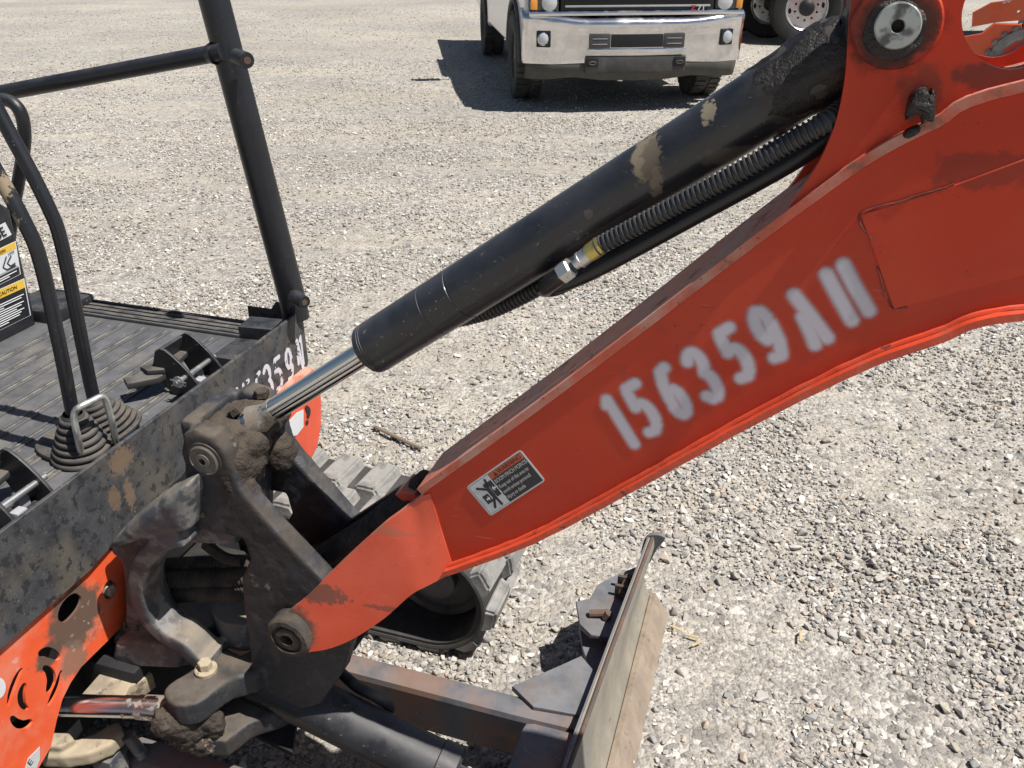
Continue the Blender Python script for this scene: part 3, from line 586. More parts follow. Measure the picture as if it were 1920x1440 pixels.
m = MB(); m.box((.1, .1, .45), (2.0, 1.4, 1.0), 0, .05); m.box((.5, .1, 1.0), (1.9, 1.4, 2.0), 0, .05); obj('body', m, 'truck_dark', ldr)
m = MB(); m.tube([(-.30, -.08, .62), (-.24, -.08, .70)], .03, 12); obj('work_light', m, 'decal_white', ldr)
m = MB(); m.box((-1.5, -.2, .05), (-.75, 1.6, .6), 0, .05); obj('bucket', m, 'loader_orange', ldr)
# ================================================================== mini excavator
ex = part('mini_excavator', None, ORG); ex.rotation_euler = (0, 0, PH)
tag(ex, 'orange and black rubber-tracked mini excavator with stencilled boom', 'excavator')
def ribbon(path, y0, y1, t, mi=0):
    """plate bent along an x-z path, thickness t to the left of travel"""
    n = len(path); m = MB(); vs = []; fs = []
    for i, (x, z) in enumerate(path):
        a = path[max(i-1, 0)]; b = path[min(i+1, n-1)]; d = Vector((b[0]-a[0], b[1]-a[1])).normalized(); nx, nz = -d.y*t, d.x*t
        vs += [(x, y0, z), (x, y1, z), (x+nx, y1, z+nz), (x+nx, y0, z+nz)]
    for i in range(n-1):
        for j in range(4): fs.append((i*4+j, i*4+(j+1) % 4, i*4+4+(j+1) % 4, i*4+4+j))
    fs += [(0, 1, 2, 3), tuple((n-1)*4+j for j in (3, 2, 1, 0))]
    return m.add(vs, fs, mi)
def dens(path, k=6): return [(p.x, p.y) for p in spline([(a, b, 0) for a, b in path], k)]
# ---- boom
boom = part('boom', ex)
HB = .055
bot = xz([(838, 1062), (1000, 1000), (1200, 893), (1400, 781), (1600, 680), (1750, 624), (1920, 577)], -HB)+[(1.15, 1.215), (1.5, 1.19), (1.95, 1.06)]
top = xz([(792, 925), (1000, 776), (1200, 626), (1372, 494), (1520, 384), (1640, 300), (1760, 238), (1920, 172)], -HB)+[(1.15, 1.455), (1.5, 1.40), (1.95, 1.17)]
bot, top = dens(bot), dens(top)
for s_ in (-1, 1):
    m = MB(); m.plate(bot+top[::-1], 'y', (-HB+.005 if s_ < 0 else .033), .010, (), .0012); sp_ = obj('side_plate', m, 'orange', boom)
    if s_ < 0: sp_n = sp_
def wob(m, amp, sc):
    m.v = [(x+amp*mn.noise((x*sc, y*sc, z*sc)), y+amp*mn.noise((x*sc+9, y*sc, z*sc)), z+amp*mn.noise((x*sc, y*sc+9, z*sc))) for x, y, z in m.v]; return m
def fine(p, k): return dens(p, k)
m = ribbon(top, -HB-.0028, .041, .010); obj('top_plate', m, 'orange_edge', boom)
m = ribbon(bot[::-1], -HB-.014, .050, .008); wob(m, .0008, 45); obj('bottom_plate', m, 'orange_ledge_sunlit', boom)
# weld fillets along the lower edge
m = MB(); pw = [(x, -HB-.001, z+.001+.0012*mn.noise((x*60, 0, z*60))) for x, z in dens(bot, 2)]; m.tube(pw, .0036, 8); obj('weld_bead', m, 'orange_ledge_sunlit', boom)
# foot: two plates that flare outwards to the pivot
secs = [((806, 925), (852, 1073), .0562), ((790, 932), (828, 1085), .0625), ((772, 945), (803, 1098), .068), ((745, 965), (770, 1116), .0735), ((712, 990), (720, 1160), .0795), ((650, 1046), (662, 1198), .088), ((598, 1096), (618, 1216), .095), ((565, 1128), (585, 1222), .099), ((535, 1152), (556, 1226), .102), ((522, 1170), (535, 1218), .103)]
for s_ in (-1, 1):
    S3 = []
    for a, b, y in secs:
        k_ = min(1, max(0, (y-.0562)/.012)); yt = y-.012*k_; yb = y+.004*k_; p = PY(*a, -yt); q = PY(*b, -yb); o_ = s_*y; i_ = s_*(y-.014)  # upper edge leaned inwards, a shape added to brighten the foot
        S3.append([(p.x, s_*yt, p.z), (p.x*.75+q.x*.25, s_*(yt*.75+yb*.25), p.z*.75+q.z*.25), ((p.x+q.x)/2, s_*(yt+yb)/2, (p.z+q.z)/2), (q.x, s_*yb, q.z), (q.x, i_, q.z), (p.x, s_*(yt-.014), p.z)])
    T3 = []
    for j in range(6): T3.append(spline([s[j] for s in S3], 5))
    n = len(T3[0]); m = MB(); vs = [T3[j][i] for i in range(n) for j in range(6)]; fs = [(i*6+j, i*6+(j+1) % 6, i*6+6+(j+1) % 6, i*6+6+j) for i in range(n-1) for j in range(6)]
    fs += [tuple(range(6)), tuple((n-1)*6+j for j in range(6))]; m.add(vs, fs); obj('foot_plate', m, 'orange_sunlit', boom, 50)
    c_ = PY(545, 1190, -.10); m = MB(); m.lathe((c_.x, s_*.074, c_.z), (0, s_, 0), [(.038, 0), (.038, .024), (.034, .030), (.027, .031), (.0265, .026), (.001, .026)], 36) if 0 else m._lathe(Vector((c_.x, s_*.082, c_.z)), Vector((0, s_, 0)), [(.001, 0), (.038, 0), (.038, .026), (.035, .030), (.027, .031), (.0265, .026), (.022, .026), (.020, .030), (.011, .031), (.010, .018), (.0, .018)], 36); wob(m, .0012, 90); obj('pivot_boss', m, 'hose_muddy', boom)
# small hose tab on the heel of the boom
m = MB(); m.plate(xz([(768, 925), (752, 912), (764, 903), (790, 908), (800, 922)], .02), 'y', .02, .05, (), .004); obj('heel_tab', m, 'orange_sunlit', boom)
# lug plates carrying the cylinder head pin, with the round opening
lug = xz([(1383, 492), (1420, 452), (1455, 418), (1500, 360), (1535, 305), (1560, 250), (1577, 190), (1586, 130), (1590, 60), (1596, 0), (1612, -60), (1650, -105), (1700, -118), (1760, -110), (1840, -112), (1930, -128), (2040, -110), (2090, 20), (2080, 130), (1900, 190), (1700, 275), (1560, 362), (1450, 455)], -.050)
hole = xz(circ((1893, 36), 90, 40, 94), -.050)
for s_ in (-1, 1):
    m = MB(); m.plate(smooth_poly(lug, 3), 'y', (-.0435 if s_ < 0 else .0415), .013, [hole], .0025); lg = obj('lug_plate', m, 'orange', boom)
    pc = PY(1683, 48, -.064)
    m = MB(); m._lathe(Vector((pc.x, s_*.050, pc.z)), Vector((0, s_, 0)), [(.0, -.004), (.0385, -.004), (.0385, .006), (.0365, .009), (.026, .0095), (.0, .0095)], 48); ob_ = obj('boss', m, ['orange'], lg)
    m = MB(); m._lathe(Vector((pc.x-.002, s_*.0590, pc.z-.004)), Vector((0, s_, 0)), [(.0, 0), (.0265, 0), (.0255, .0018), (.022, .0025), (.0, .0025)], 64); wob(m, .0025, 60); wob(m, .0008, 300); obj('grease_ring', m, 'grease', lg)
    m = MB(); m._lathe(Vector((pc.x, s_*.0575, pc.z)), Vector((0, s_, 0)), [(.0, 0), (.0196, 0), (.0196, .0105), (.0185, .012), (.0062, .012), (.0054, .011), (.0052, -.002), (.0, -.002)], 40); obj('pin', m, 'pin_steel', lg)
# doubler plate and grimy weld seam
m = MB(); m.plate(xz([(1613, 402), (1790, 346), (2000, 268), (2060, 300), (2060, 470), (1900, 520), (1676, 579), (1655, 520)], -HB), 'y', -HB-.0005, .003, (), .001); obj('doubler_plate', m, 'orange', boom)
for pp_, rr_ in (([(1632, 448), (1613, 401), (1700, 373), (1790, 344)], .0010), ([(1645, 500), (1662, 556), (1677, 580), (1700, 575)], .0009)):
    m = MB(); m.tube([(q.x, q.y, q.z) for q in spline([(a[0], -HB-.0014, a[1]) for a in xz(pp_, -HB)], 8)], rr_, 6); wob(m, .0012, 90); obj('weld_seam', m, 'red_grime', boom)
# torn rubber clip beside the flange
m = MB(); m.plate(smooth_poly(xz([(1698, 222), (1702, 195), (1715, 172), (1735, 166), (1742, 178), (1748, 165), (1748, 190), (1750, 222), (1742, 226), (1736, 224), (1728, 232), (1724, 212), (1714, 210)], -.062), 2), 'y', -.062, .018, (), .003); wob(m, .003, 80)
m.plate(smooth_poly(xz([(1693, 255), (1698, 244), (1722, 234), (1724, 246), (1704, 258)], -.064), 2), 'y', -.064, .014, (), .003); obj('rubber_clip', m, 'grease', boom)
# the warning decal
def frame_px(bl, br, tl, fn, v):
    o = fn(*bl, v); U = fn(*br, v)-o; V = fn(*tl, v)-o; return o, U, V
def rrect(w_, h_, r=.004): return [(w_-r+r*math.cos(a), h_-r+r*math.sin(a)) for a in (0, .8, 1.57)]+[(r+r*math.cos(a), h_-r+r*math.sin(a)) for a in (1.57, 2.4, 3.14)]+[(r+r*math.cos(a), r+r*math.sin(a)) for a in (3.14, 3.9, 4.71)]+[(w_-r+r*math.cos(a), r+r*math.sin(a)) for a in (4.71, 5.5, 6.28)]
o, U, V = frame_px((920, 968), (1023, 901), (874, 913), PY, -HB-.0004); DW, DH = U.length, V.length; U.normalize(); V.normalize(); ND = Vector((0, -1, 0))
m = MB()
def dp(pts, k, mi): m.plate(pts, '', 0, .0003, (), .00005, mi, (o+ND*(.0003*k), U, V, ND))
dp(rrect(DW, DH), 0, 0); e_ = DW*.018
dp(rrect(DW-2*e_, DH-2*e_, .003), 1, 1); m.v = [tuple(Vector(q)+U*e_+V*e_) if i >= 0 and i >= len(m.v)-0 else q for i, q in enumerate(m.v)]
def box2(x0, y0, x1, y1): return [(x0*DW, y0*DH), (x1*DW, y0*DH), (x1*DW, y1*DH), (x0*DW, y1*DH)]
m = MB(); dp(rrect(DW, DH), 0, 0)
dp(box2(.025, .04, .975, .96), 1, 1)
dp(box2(.033, .05, .385, .95), 2, 0)
dp(box2(.395, .78, .968, .95), 2, 2)
for tx, yy, sz_ in (('BOOM PINCH POINTS', .68, .155), ('Keep out of this area to', .51, .145), ('avoid serious personal', .345, .145), ('injury or death', .18, .145)):
    m.text(tx, DH*sz_, o+U*(DW*.405)+V*(DH*yy)+ND*.0008, U, V, ND, 3, 'LEFT', .0001, .72)
m.text('WARNING', DH*.17, o+U*(DW*.53)+V*(DH*.865)+ND*.0010, U, V, ND, 1, 'LEFT', .0001, 1.0)
dp([(DW*.455, DH*.80), (DW*.515, DH*.80), (DW*.485, DH*.93)], 3, 1)
m.text('RG238-5724', DH*.045, o+U*(DW*.80)+V*(DH*.075)+ND*.0008, U, V, ND, 3, 'LEFT', .0001) if 0 else None
def cap2(a, b, r, k=3, mi=1):
    a = Vector((a[0]*DW, a[1]*DH)); b = Vector((b[0]*DW, b[1]*DH)); d = (b-a); an_ = math.atan2(d.y, d.x); r *= DW
    dp([(b.x+r*math.cos(an_+t), b.y+r*math.sin(an_+t)) for t in np.linspace(-1.57, 1.57, 6)]+[(a.x+r*math.cos(an_+t), a.y+r*math.sin(an_+t)) for t in np.linspace(1.57, 4.71, 6)], k, mi)
dp(box2(.10, .30, .20, .55), 3, 1); dp(box2(.29, .34, .37, .80), 3, 1)
dp(circ((.25*DW, .745*DH), DW*.032, 14), 3, 1)
cap2((.24, .63), (.12, .80), .018); cap2((.26, .62), (.30, .88), .018); cap2((.25, .62), (.255, .40), .030, 4); cap2((.25, .40), (.155, .14), .019); cap2((.26, .40), (.27, .12), .019)
dp([(.13*DW, .40*DH), (.165*DW, .40*DH), (.165*DW, .36*DH), (.19*DW, .425*DH), (.165*DW, .49*DH), (.165*DW, .45*DH), (.13*DW, .45*DH)], 4, 0)
dp([(.36*DW, .55*DH), (.33*DW, .55*DH), (.33*DW, .51*DH), (.305*DW, .575*DH), (.33*DW, .64*DH), (.33*DW, .60*DH), (.36*DW, .60*DH)], 4, 0)
obj('warning_decal', m, ['decal_white', 'decal_black', 'decal_orange', 'decal_print'], boom, recalc=False)
# stencilled number
YN = -HB-.0007
pb, pt = PY(1190, 836, YN), PY(1136, 745, YN); hV = (pt-pb); HH = hV.length; V = hV.normalized()
cs = [('1', 1163, 790), ('5', 1203, 765), ('6', 1259, 733), ('3', 1317, 702), ('5', 1377, 662), ('9', 1440, 625), ('A', 1523, 592), ('H', 1588, 548)]
pc_ = [PY(a, b, YN) for _, a, b in cs]; U = (pc_[-1]-pc_[0]).normalized(); V = (V-U*U.dot(V)*1.0); slant = hV.dot(U)/HH; V.normalize()
o = pc_[0]-U*.06-V*(HH*.5+.03); ch = []
for i_, ((g, _, _), p) in enumerate(zip(cs, pc_)):
    H0 = HH; HH_ = HH*(1-.020*i_); r_ = p-o; cw = HH_*.36*(1.25 if g == 'H' else 1.1 if g == 'A' else .9); ch_ = HH_/1.7*.97
    ch.append((g, r_.dot(U)-cw/2-slant*HH_*.45, r_.dot(V)-HH_*.5, cw, ch_, slant))
me = spray_grid(ch, o, U, V, Vector((0, -1, 0)), (pc_[-1]-o).dot(U)+.08, HH+.07+(max(p.dot(V) for p in pc_)-pc_[0].dot(V)), .0016, HH*.015, HH*.175)
obj('stencil_number', me, 'white_spray', boom, 180, False)
# ---- dipper arm and bucket in front of the boom nose
da = part('dipper_arm', ex)
for s_ in (-1, 1): m = MB(); m.plate(smooth_poly([(1.80, 1.34), (1.93, 1.36), (2.02, 1.20), (2.36, .42), (2.34, .34), (2.25, .34), (1.93, 1.00), (1.84, 1.16)], 2), 'y', s_*.048, .010, (), .001); obj('side_plate', m, 'orange', da)
m = MB(); m.plate([(1.86, 1.30), (1.94, 1.31), (2.33, .44), (2.27, .40), (1.92, 1.08)], 'y', 0, .084, (), .002); obj('core', m, 'orange', da)
m = MB(); m.lathe((1.93, -.075, 1.12), (0, 1, 0), [(.03, 0), (.03, .15)], 24); obj('pivot_pin', m, 'pin_steel', da)
bk = part('bucket', ex)
bkp = [(p.x, p.y) for p in spline([(2.14, .40, 0), (2.26, .44, 0), (2.42, .36, 0), (2.46, .18, 0), (2.36, .04, 0), (2.20, .02, 0)], 6)]
obj('shell', ribbon(bkp, -.20, .20, .010), 'rusty_steel', bk)
for s_ in (-1, 1): m = MB(); m.plate(bkp, 'y', s_*.195, .010, (), .001); obj('side_plate', m, 'rusty_steel', bk)
for y_ in (-.16, -.055, .055, .16): m = MB(); m.box((2.10, y_-.022, .012), (2.22, y_+.022, .034), 0, .005); obj('tooth', m, 'rusty_steel', bk)
# ---- boom cylinder
cyl = part('boom_cylinder', ex)
A2 = PY(386, 862, -.08); A2.y = 0; A3 = PY(1684, 54, -.066); A3.y = 0
ca = (A3-A2).normalized(); cl = (A3-A2).length; cn = Vector((-ca.z, 0, ca.x))
def onax(x): return A2+ca*((x-A2.x)/ca.x)
G0 = onax(PY(693, 660, 0).x); g0 = (G0-A2).length
m = MB(); RB = .0365
m.lathe(G0, ca, [(.02, 0), (RB-.004, .0005), (RB-.0005, .004), (RB, .012), (RB, .0125), (RB-.0006, .0128), (RB-.0006, .0142), (RB, .0145), (RB, .0165), (RB-.0006, .0168), (RB-.0006, .0182), (RB, .0185), (RB, .125), (RB-.0005, .1255), (RB-.0005, .127), (RB, .1275), (RB, .172), (RB-.0007, .1725), (RB-.0007, .1745), (RB, .175), (RB, cl-g0-.10), (RB*1.04, cl-g0-.095), (RB*1.04, cl-g0-.05), (RB*.8, cl-g0-.03)], 56); obj('barrel', m, 'barrel', cyl, 25)
m = MB(); tl_ = cl-g0; m.lathe(G0, ca, [(RB*.985, tl_-.140), (RB*1.02, tl_-.132), (RB*1.03, tl_-.126), (RB*1.06, tl_-.115), (RB*1.05, tl_-.10), (RB*1.08, tl_-.085), (RB*1.07, tl_-.06), (RB*1.0, tl_-.04)], 64); wob(m, .0045, 38); wob(m, .0022, 120); obj('tar_crust', m, 'grease', cyl, 60)
m = MB(); m.lathe(A2, ca, [(.0172, .05), (.0172, g0+.03)], 40); obj('rod', m, 'chrome', cyl)
m = MB(); m.lathe(A2, ca, [(.026, .0), (.026, .045), (.0205, .062), (.0178, .074), (.0176, .080), (.0176, .095)], 32); obj('rod_end', m, 'chrome_dirty', cyl)
m = MB(); m.lathe(A3+Vector((0, -.036, 0)), (0, 1, 0), [(.042, 0), (.045, .004), (.045, .068), (.042, .072)], 32); m.box(A3-ca*.07-cn*.03-Vector((0, .03, 0)), A3-ca*.02+cn*.03+Vector((0, .03, 0)), 0, .004); obj('head_eye', cast(m, .004, 3, .006, .02), 'grease', cyl, 60)
# corrugated hose along the barrel
def corr(path, r, pitch, depth=.0022, n=14):
    P = spline(path, 14); L = [0]
    for a, b in zip(P, P[1:]): L.append(L[-1]+(b-a).length)
    tot = L[-1]; k = max(2, int(tot/pitch)); out = []; rad = []
    ts = []
    for i in range(k):
        for q, rr in ((0, r), (.32, r), (.42, r-depth), (.88, r-depth)): ts.append(((i+q)/k*tot, rr))
    ts.append((tot, r)); j = 0
    for t, rr in ts:
        while j < len(L)-2 and L[j+1] < t: j += 1
        f_ = (t-L[j])/max(L[j+1]-L[j], 1e-9); out.append(P[j].lerp(P[j+1], f_)); rad.append(rr)
    m = MB(); m.tube(out, r, n, 0, True, rad); return m
hp = [PY(a, b, -.046) for a, b in ((1120, 463), (1200, 420), (1300, 367), (1400, 313), (1480, 266), (1535, 236))]+[PY(1575, 208, -.030), PY(1620, 170, -.015)]
obj('hose_sleeve', corr(hp, .0110, .0058), 'corrugated', cyl, 30)
h0 = PY(1121, 463, -.046); h1 = PY(1065, 505, -.046); hd2 = (h1-h0).normalized(); Lh = (h1-h0).length
m = MB(); m.lathe(h0-hd2*.006, hd2, [(.0105, 0), (.0105, .016), (.0100, .020)], 24); wob(m, .0012, 160); obj('hose_ferrule', m, 'brass', cyl)
m = MB(); m.lathe(h0+hd2*.012, hd2, [(.0095, 0), (.0095, .012), (.0100, .0125), (.0100, .015), (.0075, .0155), (.0075, .022)], 24); obj('hose_stem', m, 'zinc', cyl)
m = MB(); m.lathe(h0+hd2*(Lh-.006), hd2, [(.0105, 0), (.0128, .002), (.0128, .016), (.0105, .018)], 6); obj('hex_nut', m, 'zinc', cyl, 20)
e0 = h0+hd2*(Lh+.008)
m = MB(); m.tube(spline([e0, PY(1043, 522, -.044), PY(1026, 536, -.034), PY(1024, 541, -.022), PY(1050, 536, -.012), PY(1110, 505, -.008)], 6), .0105, 18); obj('port_elbow', m, 'tube_black', cyl)
m = MB(); m.tube(spline([PY(1030, 538, -.018), PY(1110, 507, -.016), PY(1300, 404, -.016), PY(1480, 304, -.016), PY(1600, 225, -.01)], 6), .0112, 18); obj('oil_pipe', m, 'tube_black', cyl)
obj('lower_hose', corr([PY(850, 600, .022), PY(930, 578, .022), PY(1040, 520, .022), PY(1150, 440, .02)], .0115, .0058), 'corrugated', cyl, 30)
# ---- swing bracket (cast, caked in mud)
br = part('swing_bracket', ex); BW = .08
chk = xz([(342, 815), (362, 806), (398, 818), (426, 850), (438, 885), (447, 915), (470, 945), (530, 1012), (600, 1085), (652, 1150), (655, 1215), (640, 1265), (600, 1322), (520, 1345), (482, 1330), (472, 1265), (465, 1200), (455, 1130), (452, 1085), (468, 1050), (455, 1012), (400, 1000), (365, 990), (350, 950), (346, 890)], -BW)
m = MB()
for s_ in (-1, 1): m.plate(chk, 'y', s_*(BW-.0175), .035, (), .004)
p2 = PY(386, 860, -BW)
m.lathe((p2.x, -BW-.003, p2.z), (0, 1, 0), [(.040, 0), (.040, .04)], 28)
m.lathe((p2.x, BW-.037, p2.z), (0, 1, 0), [(.040, 0), (.040, .04)], 28)
cz = PY(545, 1190, -.10)
m.box((cz.x-.10, -.06, .36), (cz.x-.02, .06, .47), 0, .01)           # lower web between the cheeks
m.box((p2.x-.055, -.06, .70), (p2.x-.025, .06, .86), 0, .01)          # rear web at the top
m.lathe((cz.x, -.07, cz.z), (0, 1, 0), [(.045, 0), (.045, .14)], 24)
lz = .405
lugp = xy([(306, 1300), (316, 1280), (345, 1262), (388, 1236), (425, 1213), (452, 1226), (492, 1205), (500, 1240), (478, 1262), (432, 1274), (398, 1298), (366, 1320), (326, 1322)], lz)
m.plate(smooth_poly(lugp, 2), 'z', lz-.024, .048, (), .006)
lugq = xy([(390, 1398), (396, 1350), (440, 1312), (500, 1290), (580, 1290), (600, 1320), (520, 1350), (470, 1368), (425, 1402)], .29)
m.plate(lugq, 'z', .285, .04, (), .006)
me = cast(m, .003, 2, .0025, .03); obj('casting', me, 'cast', br, 180)
# mud packed round the rod end and the swing pin
def blobs(cs, vox=.0035, sm=3, amp=.010, nsc=.016):
    m = MB()
    for c_, r_ in cs:
        bm = bmesh.new(); bmesh.ops.create_icosphere(bm, subdivisions=2, radius=1)
        m.add([Vector((c_[0]+v.co.x*r_[0], c_[1]+v.co.y*r_[1], c_[2]+v.co.z*r_[2])) for v in bm.verts], [[v.index for v in f.verts] for f in bm.faces]); bm.free()
    return cast(m, vox, sm, amp, nsc)
mz_ = p2.z
q1 = MB(); q1.box((p2.x-.045, -.076, mz_-.05), (p2.x+.035, .078, mz_+.030), 0, .015)
bl = [((p2.x+.03, -.03, mz_-.02), (.03, .05, .045)), ((p2.x+.02, .03, mz_+.015), (.05, .06, .024)), ((p2.x+.045, -.02, mz_-.0), (.022, .03, .022)), ((p2.x+.0, .0, mz_+.022), (.05, .07, .015)), ((p2.x+.03, -.062, mz_-.035), (.018, .022, .05)), ((p2.x+.05, -.055, mz_-.09), (.014, .02, .05)), ((p2.x+.035, .05, mz_-.06), (.03, .028, .04))]
for c_, r_ in bl:
    bm = bmesh.new(); bmesh.ops.create_icosphere(bm, subdivisions=2, radius=1); q1.add([Vector((c_[0]+v.co.x*r_[0], c_[1]+v.co.y*r_[1], c_[2]+v.co.z*r_[2])) for v in bm.verts], [[v.index for v in f.verts] for f in bm.faces]); bm.free()
obj('mud_cake', cast(q1, .003, 2, .010, .018), 'mud', br, 180)
sp_ = PZ(345, 1345, .34)
obj('mud_cake', blobs([((sp_.x, sp_.y, .33), (.040, .038, .055)), ((sp_.x+.02, sp_.y+.01, .29), (.035, .035, .03)), ((sp_.x-.01, sp_.y-.02, .35), (.03, .03, .03)), ((sp_.x+.035, sp_.y+.012, .33), (.035, .022, .035))], .003, 2, .014, .016), 'mud', br, 180)
m = MB(); m._lathe(Vector((p2.x, -BW-.003, p2.z)), Vector((0, -1, 0)), [(.0, -.01), (.0245, -.01), (.0245, .003), (.022, .005), (.021, .0035), (.012, .0035), (.0115, .006), (.0055, .0065), (.005, -.004), (.0, -.004)], 36); obj('pin', m, 'pin_dirty', br)
m = MB(); m._lathe(Vector((p2.x, -BW-.003, p2.z)), Vector((0, -1, 0)), [(.024, -.006), (.029, -.006), (.029, .002), (.0245, .0025), (.024, -.006)], 36); obj('pin_collar', m, 'cast', br)
pb_ = PZ(387, 1258, lz); m = MB(); bolt(m, (pb_.x, pb_.y, lz), (0, 0, 1), .0105, .022); obj('bolt', m, 'dusty_plate', br, 20)
for a, b, y_, dx in ((490, 735, .05, (0, 0, 1)), (448, 768, -.01, (-.6, 0, .8))):
    p = PY(a, b, y_); m = MB(); bolt(m, p-Vector((0, 0, .012)), dx, .011, .016, 0, False); wob(m, .002, 150); obj('bolt', m, 'mud', br, 30)
p = PY(372, 962, -BW); m = MB(); m.lathe((p.x, -BW+.004, p.z), (0, -1, 0), [(.013, 0), (.011, .007), (.004, .009)], 16); wob(m, .0015, 90); obj('mud_plug', m, 'mud', br)
p = PY(507, 945, -.02); m = MB(); m.lathe((p.x-.02, -.05, p.z-.01), (.4, .7, .1), [(.014, 0), (.014, .03), (.008, .036)], 14); wob(m, .002, 90); obj('grease_fitting', m, 'rusty_steel', br)
# ---- swing post of the house: a C-shaped casting
po = part('swing_post', ex)
C1 = xz([(352, 908), (300, 935), (245, 975), (206, 1018), (210, 1040), (226, 1056), (232, 1110), (232, 1165), (212, 1195), (208, 1238), (240, 1250), (330, 1252), (372, 1240), (372, 1205), (345, 1192), (305, 1155), (283, 1098), (290, 1046), (322, 1018), (345, 1012)], -.080)
m = MB(); m.plate(smooth_poly(C1, 3), 'y', -.06, .04, (), .006)
rim = [PY(a, b, -.105) for a, b in ((345, 1004), (318, 1010), (288, 1030), (266, 1066), (262, 1108), (278, 1152), (308, 1186), (345, 1208))]
rim += [PY(385, 1222, -.088), PY(418, 1218, -.07)]
rp = [(q.x, q.z) for q in spline(rim, 5)]; lo_p = []; hi_p = []
for i in range(len(rp)):
    d_ = Vector((rp[min(i+1, len(rp)-1)][0]-rp[max(i-1, 0)][0], rp[min(i+1, len(rp)-1)][1]-rp[max(i-1, 0)][1])).normalized(); nn_ = Vector((-d_.y, d_.x))*.0155
    lo_p.append((rp[i][0]-nn_.x, rp[i][1]-nn_.y)); hi_p.append((rp[i][0]+nn_.x, rp[i][1]+nn_.y))
m.plate(lo_p+hi_p[::-1], 'y', -.088, .056, (), .005)
C2 = xz([(352, 906), (300, 932), (245, 975), (203, 1018), (205, 1036), (250, 1022), (300, 1008), (348, 1000)], -.118); m.plate(C2, 'y', -.055, .13, (), .014)
C5 = xz([(440, 895), (352, 905), (300, 935), (300, 1012), (345, 1022), (440, 1024)], -.06); m.plate(C5, 'y', .0, .12, (), .008)
C4 = xz([(240, 1205), (214, 1206), (208, 1240), (240, 1252), (335, 1256), (350, 1224), (330, 1218)], -.112); m.plate(C4, 'y', -.05, .125, (), .008)
C6 = xz([(300, 1210), (300, 1256), (400, 1246), (432, 1216), (380, 1212)], -.06); m.plate(C6, 'y', .0, .12, (), .008)
m.lathe((PY(405, 950, -.03).x, 0, .66), (0, 0, 1), [(.06, 0), (.06, .075)], 28); m.lathe((PY(405, 950, -.03).x, 0, .40), (0, 0, 1), [(.06, 0), (.06, .06)], 28)
obj('casting', cast(m, .003, 2, .002, .03), 'cast_clean', po, 180)
m = MB(); pp = PY(247, 1178, -.083); m.text('L', .022, Vector((pp.x-.012, -.0815, pp.z)), Vector((1, 0, .1)).normalized(), Vector((0, 0, 1)), Vector((0, -1, 0)), 0, 'CENTER', .002); m.text('B', .022, Vector((pp.x+.008, -.0815, pp.z+.001)), Vector((1, 0, .1)).normalized(), Vector((0, 0, 1)), Vector((0, -1, 0)), 0, 'CENTER', .002); obj('cast_letters', m, 'cast_clean', po, recalc=False)
# hoses through the casting and on to the boom
ho = part('hose_bundle', ex)
for a, b, y_, r_ in ((0, 0, -.02, .017), (0, 26, -.026, .017), (0, -26, .0, .015)):
    obj('hose', corr([PY(262, 1090+b, y_), PY(340, 1086+b, y_), PY(400, 1083+b, y_), PY(452, 1082+b, y_), PY(520, 1070+b*.5, y_+.02), PY(600, 1042+b*.3, y_+.03), PY(670, 1004+b*.3, y_+.03), PY(745, 950+b*.3, y_+.03), PY(800, 905+b*.3, .02)], r_, .0055, .0015), 'hose_muddy', ho, 30)
m = MB(); m.tube(spline([PY(298, 1050, -.05), PY(303, 1085, -.055), PY(309, 1120, -.055), PY(320, 1142, -.05)], 5), .005, 10); obj('hose_clamp', m, 'mud', ho)
m = MB(); m.tube(spline([PY(385, 1020, -.04), PY(420, 1045, -.05), PY(455, 1052, -.05)], 5), .009, 10); obj('hose_clamp', m, 'mud', ho)
m = MB(); m.plate(xz([(560, 1030), (640, 985), (700, 945), (770, 898), (785, 912), (730, 965), (660, 1025), (580, 1065)], .045), 'y', .045, .012, (), .002); obj('hose_guard', m, 'grease', ho)
# ---- swing cylinder
sc_ = part('swing_cylinder', ex); s0 = PZ(60, 1321, .345); s1 = PZ(236, 1325, .345); s2_ = PZ(318, 1330, .345); sdv = (s1-s0).normalized()
m = MB(); m.tube([s0-sdv*.15, s1], .0185, 32); obj('rod', m, 'chrome_dull', sc_)
m = MB(); m.tube([s1-sdv*.001, s1+sdv*.022, s1+sdv*.023, s2_], .017, 24, 0, True, [.0192, .0192, .0205, .022]); obj('rod_end', m, 'chrome_dirty', sc_)
m = MB(); m.tube([s0-sdv*.5, s0-sdv*.06], .034, 28); obj('barrel', m, 'black_paint', sc_)
# ---- front panel
pn = part('front_panel', ex); XP = -.36; Z0, Z1 = .578, .738
pth = [(-.36, -.82), (-.36, -.45), (-.36, 0), (-.36, .3), (-.36, .60)]+[(-.395+.035*math.cos(a), .60+.042*math.sin(a)) for a in (.2, .4, .7, 1.0, 1.3, 1.57)]+[(-.52, .642)]
def prib(path, zf, t):
    n = len(path); vs = []; fs = []
    for i, (x, y) in enumerate(path):
        a = path[max(i-1, 0)]; b = path[min(i+1, n-1)]; d = Vector((b[0]-a[0], b[1]-a[1])).normalized(); nx, ny = -d.y*t, d.x*t; z0, z1 = zf(x, y)
        vs += [(x, y, z0), (x, y, z1-.001), (x+nx*.2, y+ny*.2, z1), (x+nx, y+ny, z1), (x+nx, y+ny, z0)]
    for i in range(n-1):
        for j in range(5): fs.append((i*5+j, i*5+(j+1) % 5, i*5+5+(j+1) % 5, i*5+5+j))
    fs += [(4, 3, 2, 1, 0), tuple((n-1)*5+j for j in range(5))]
    return MB().add(vs, fs)
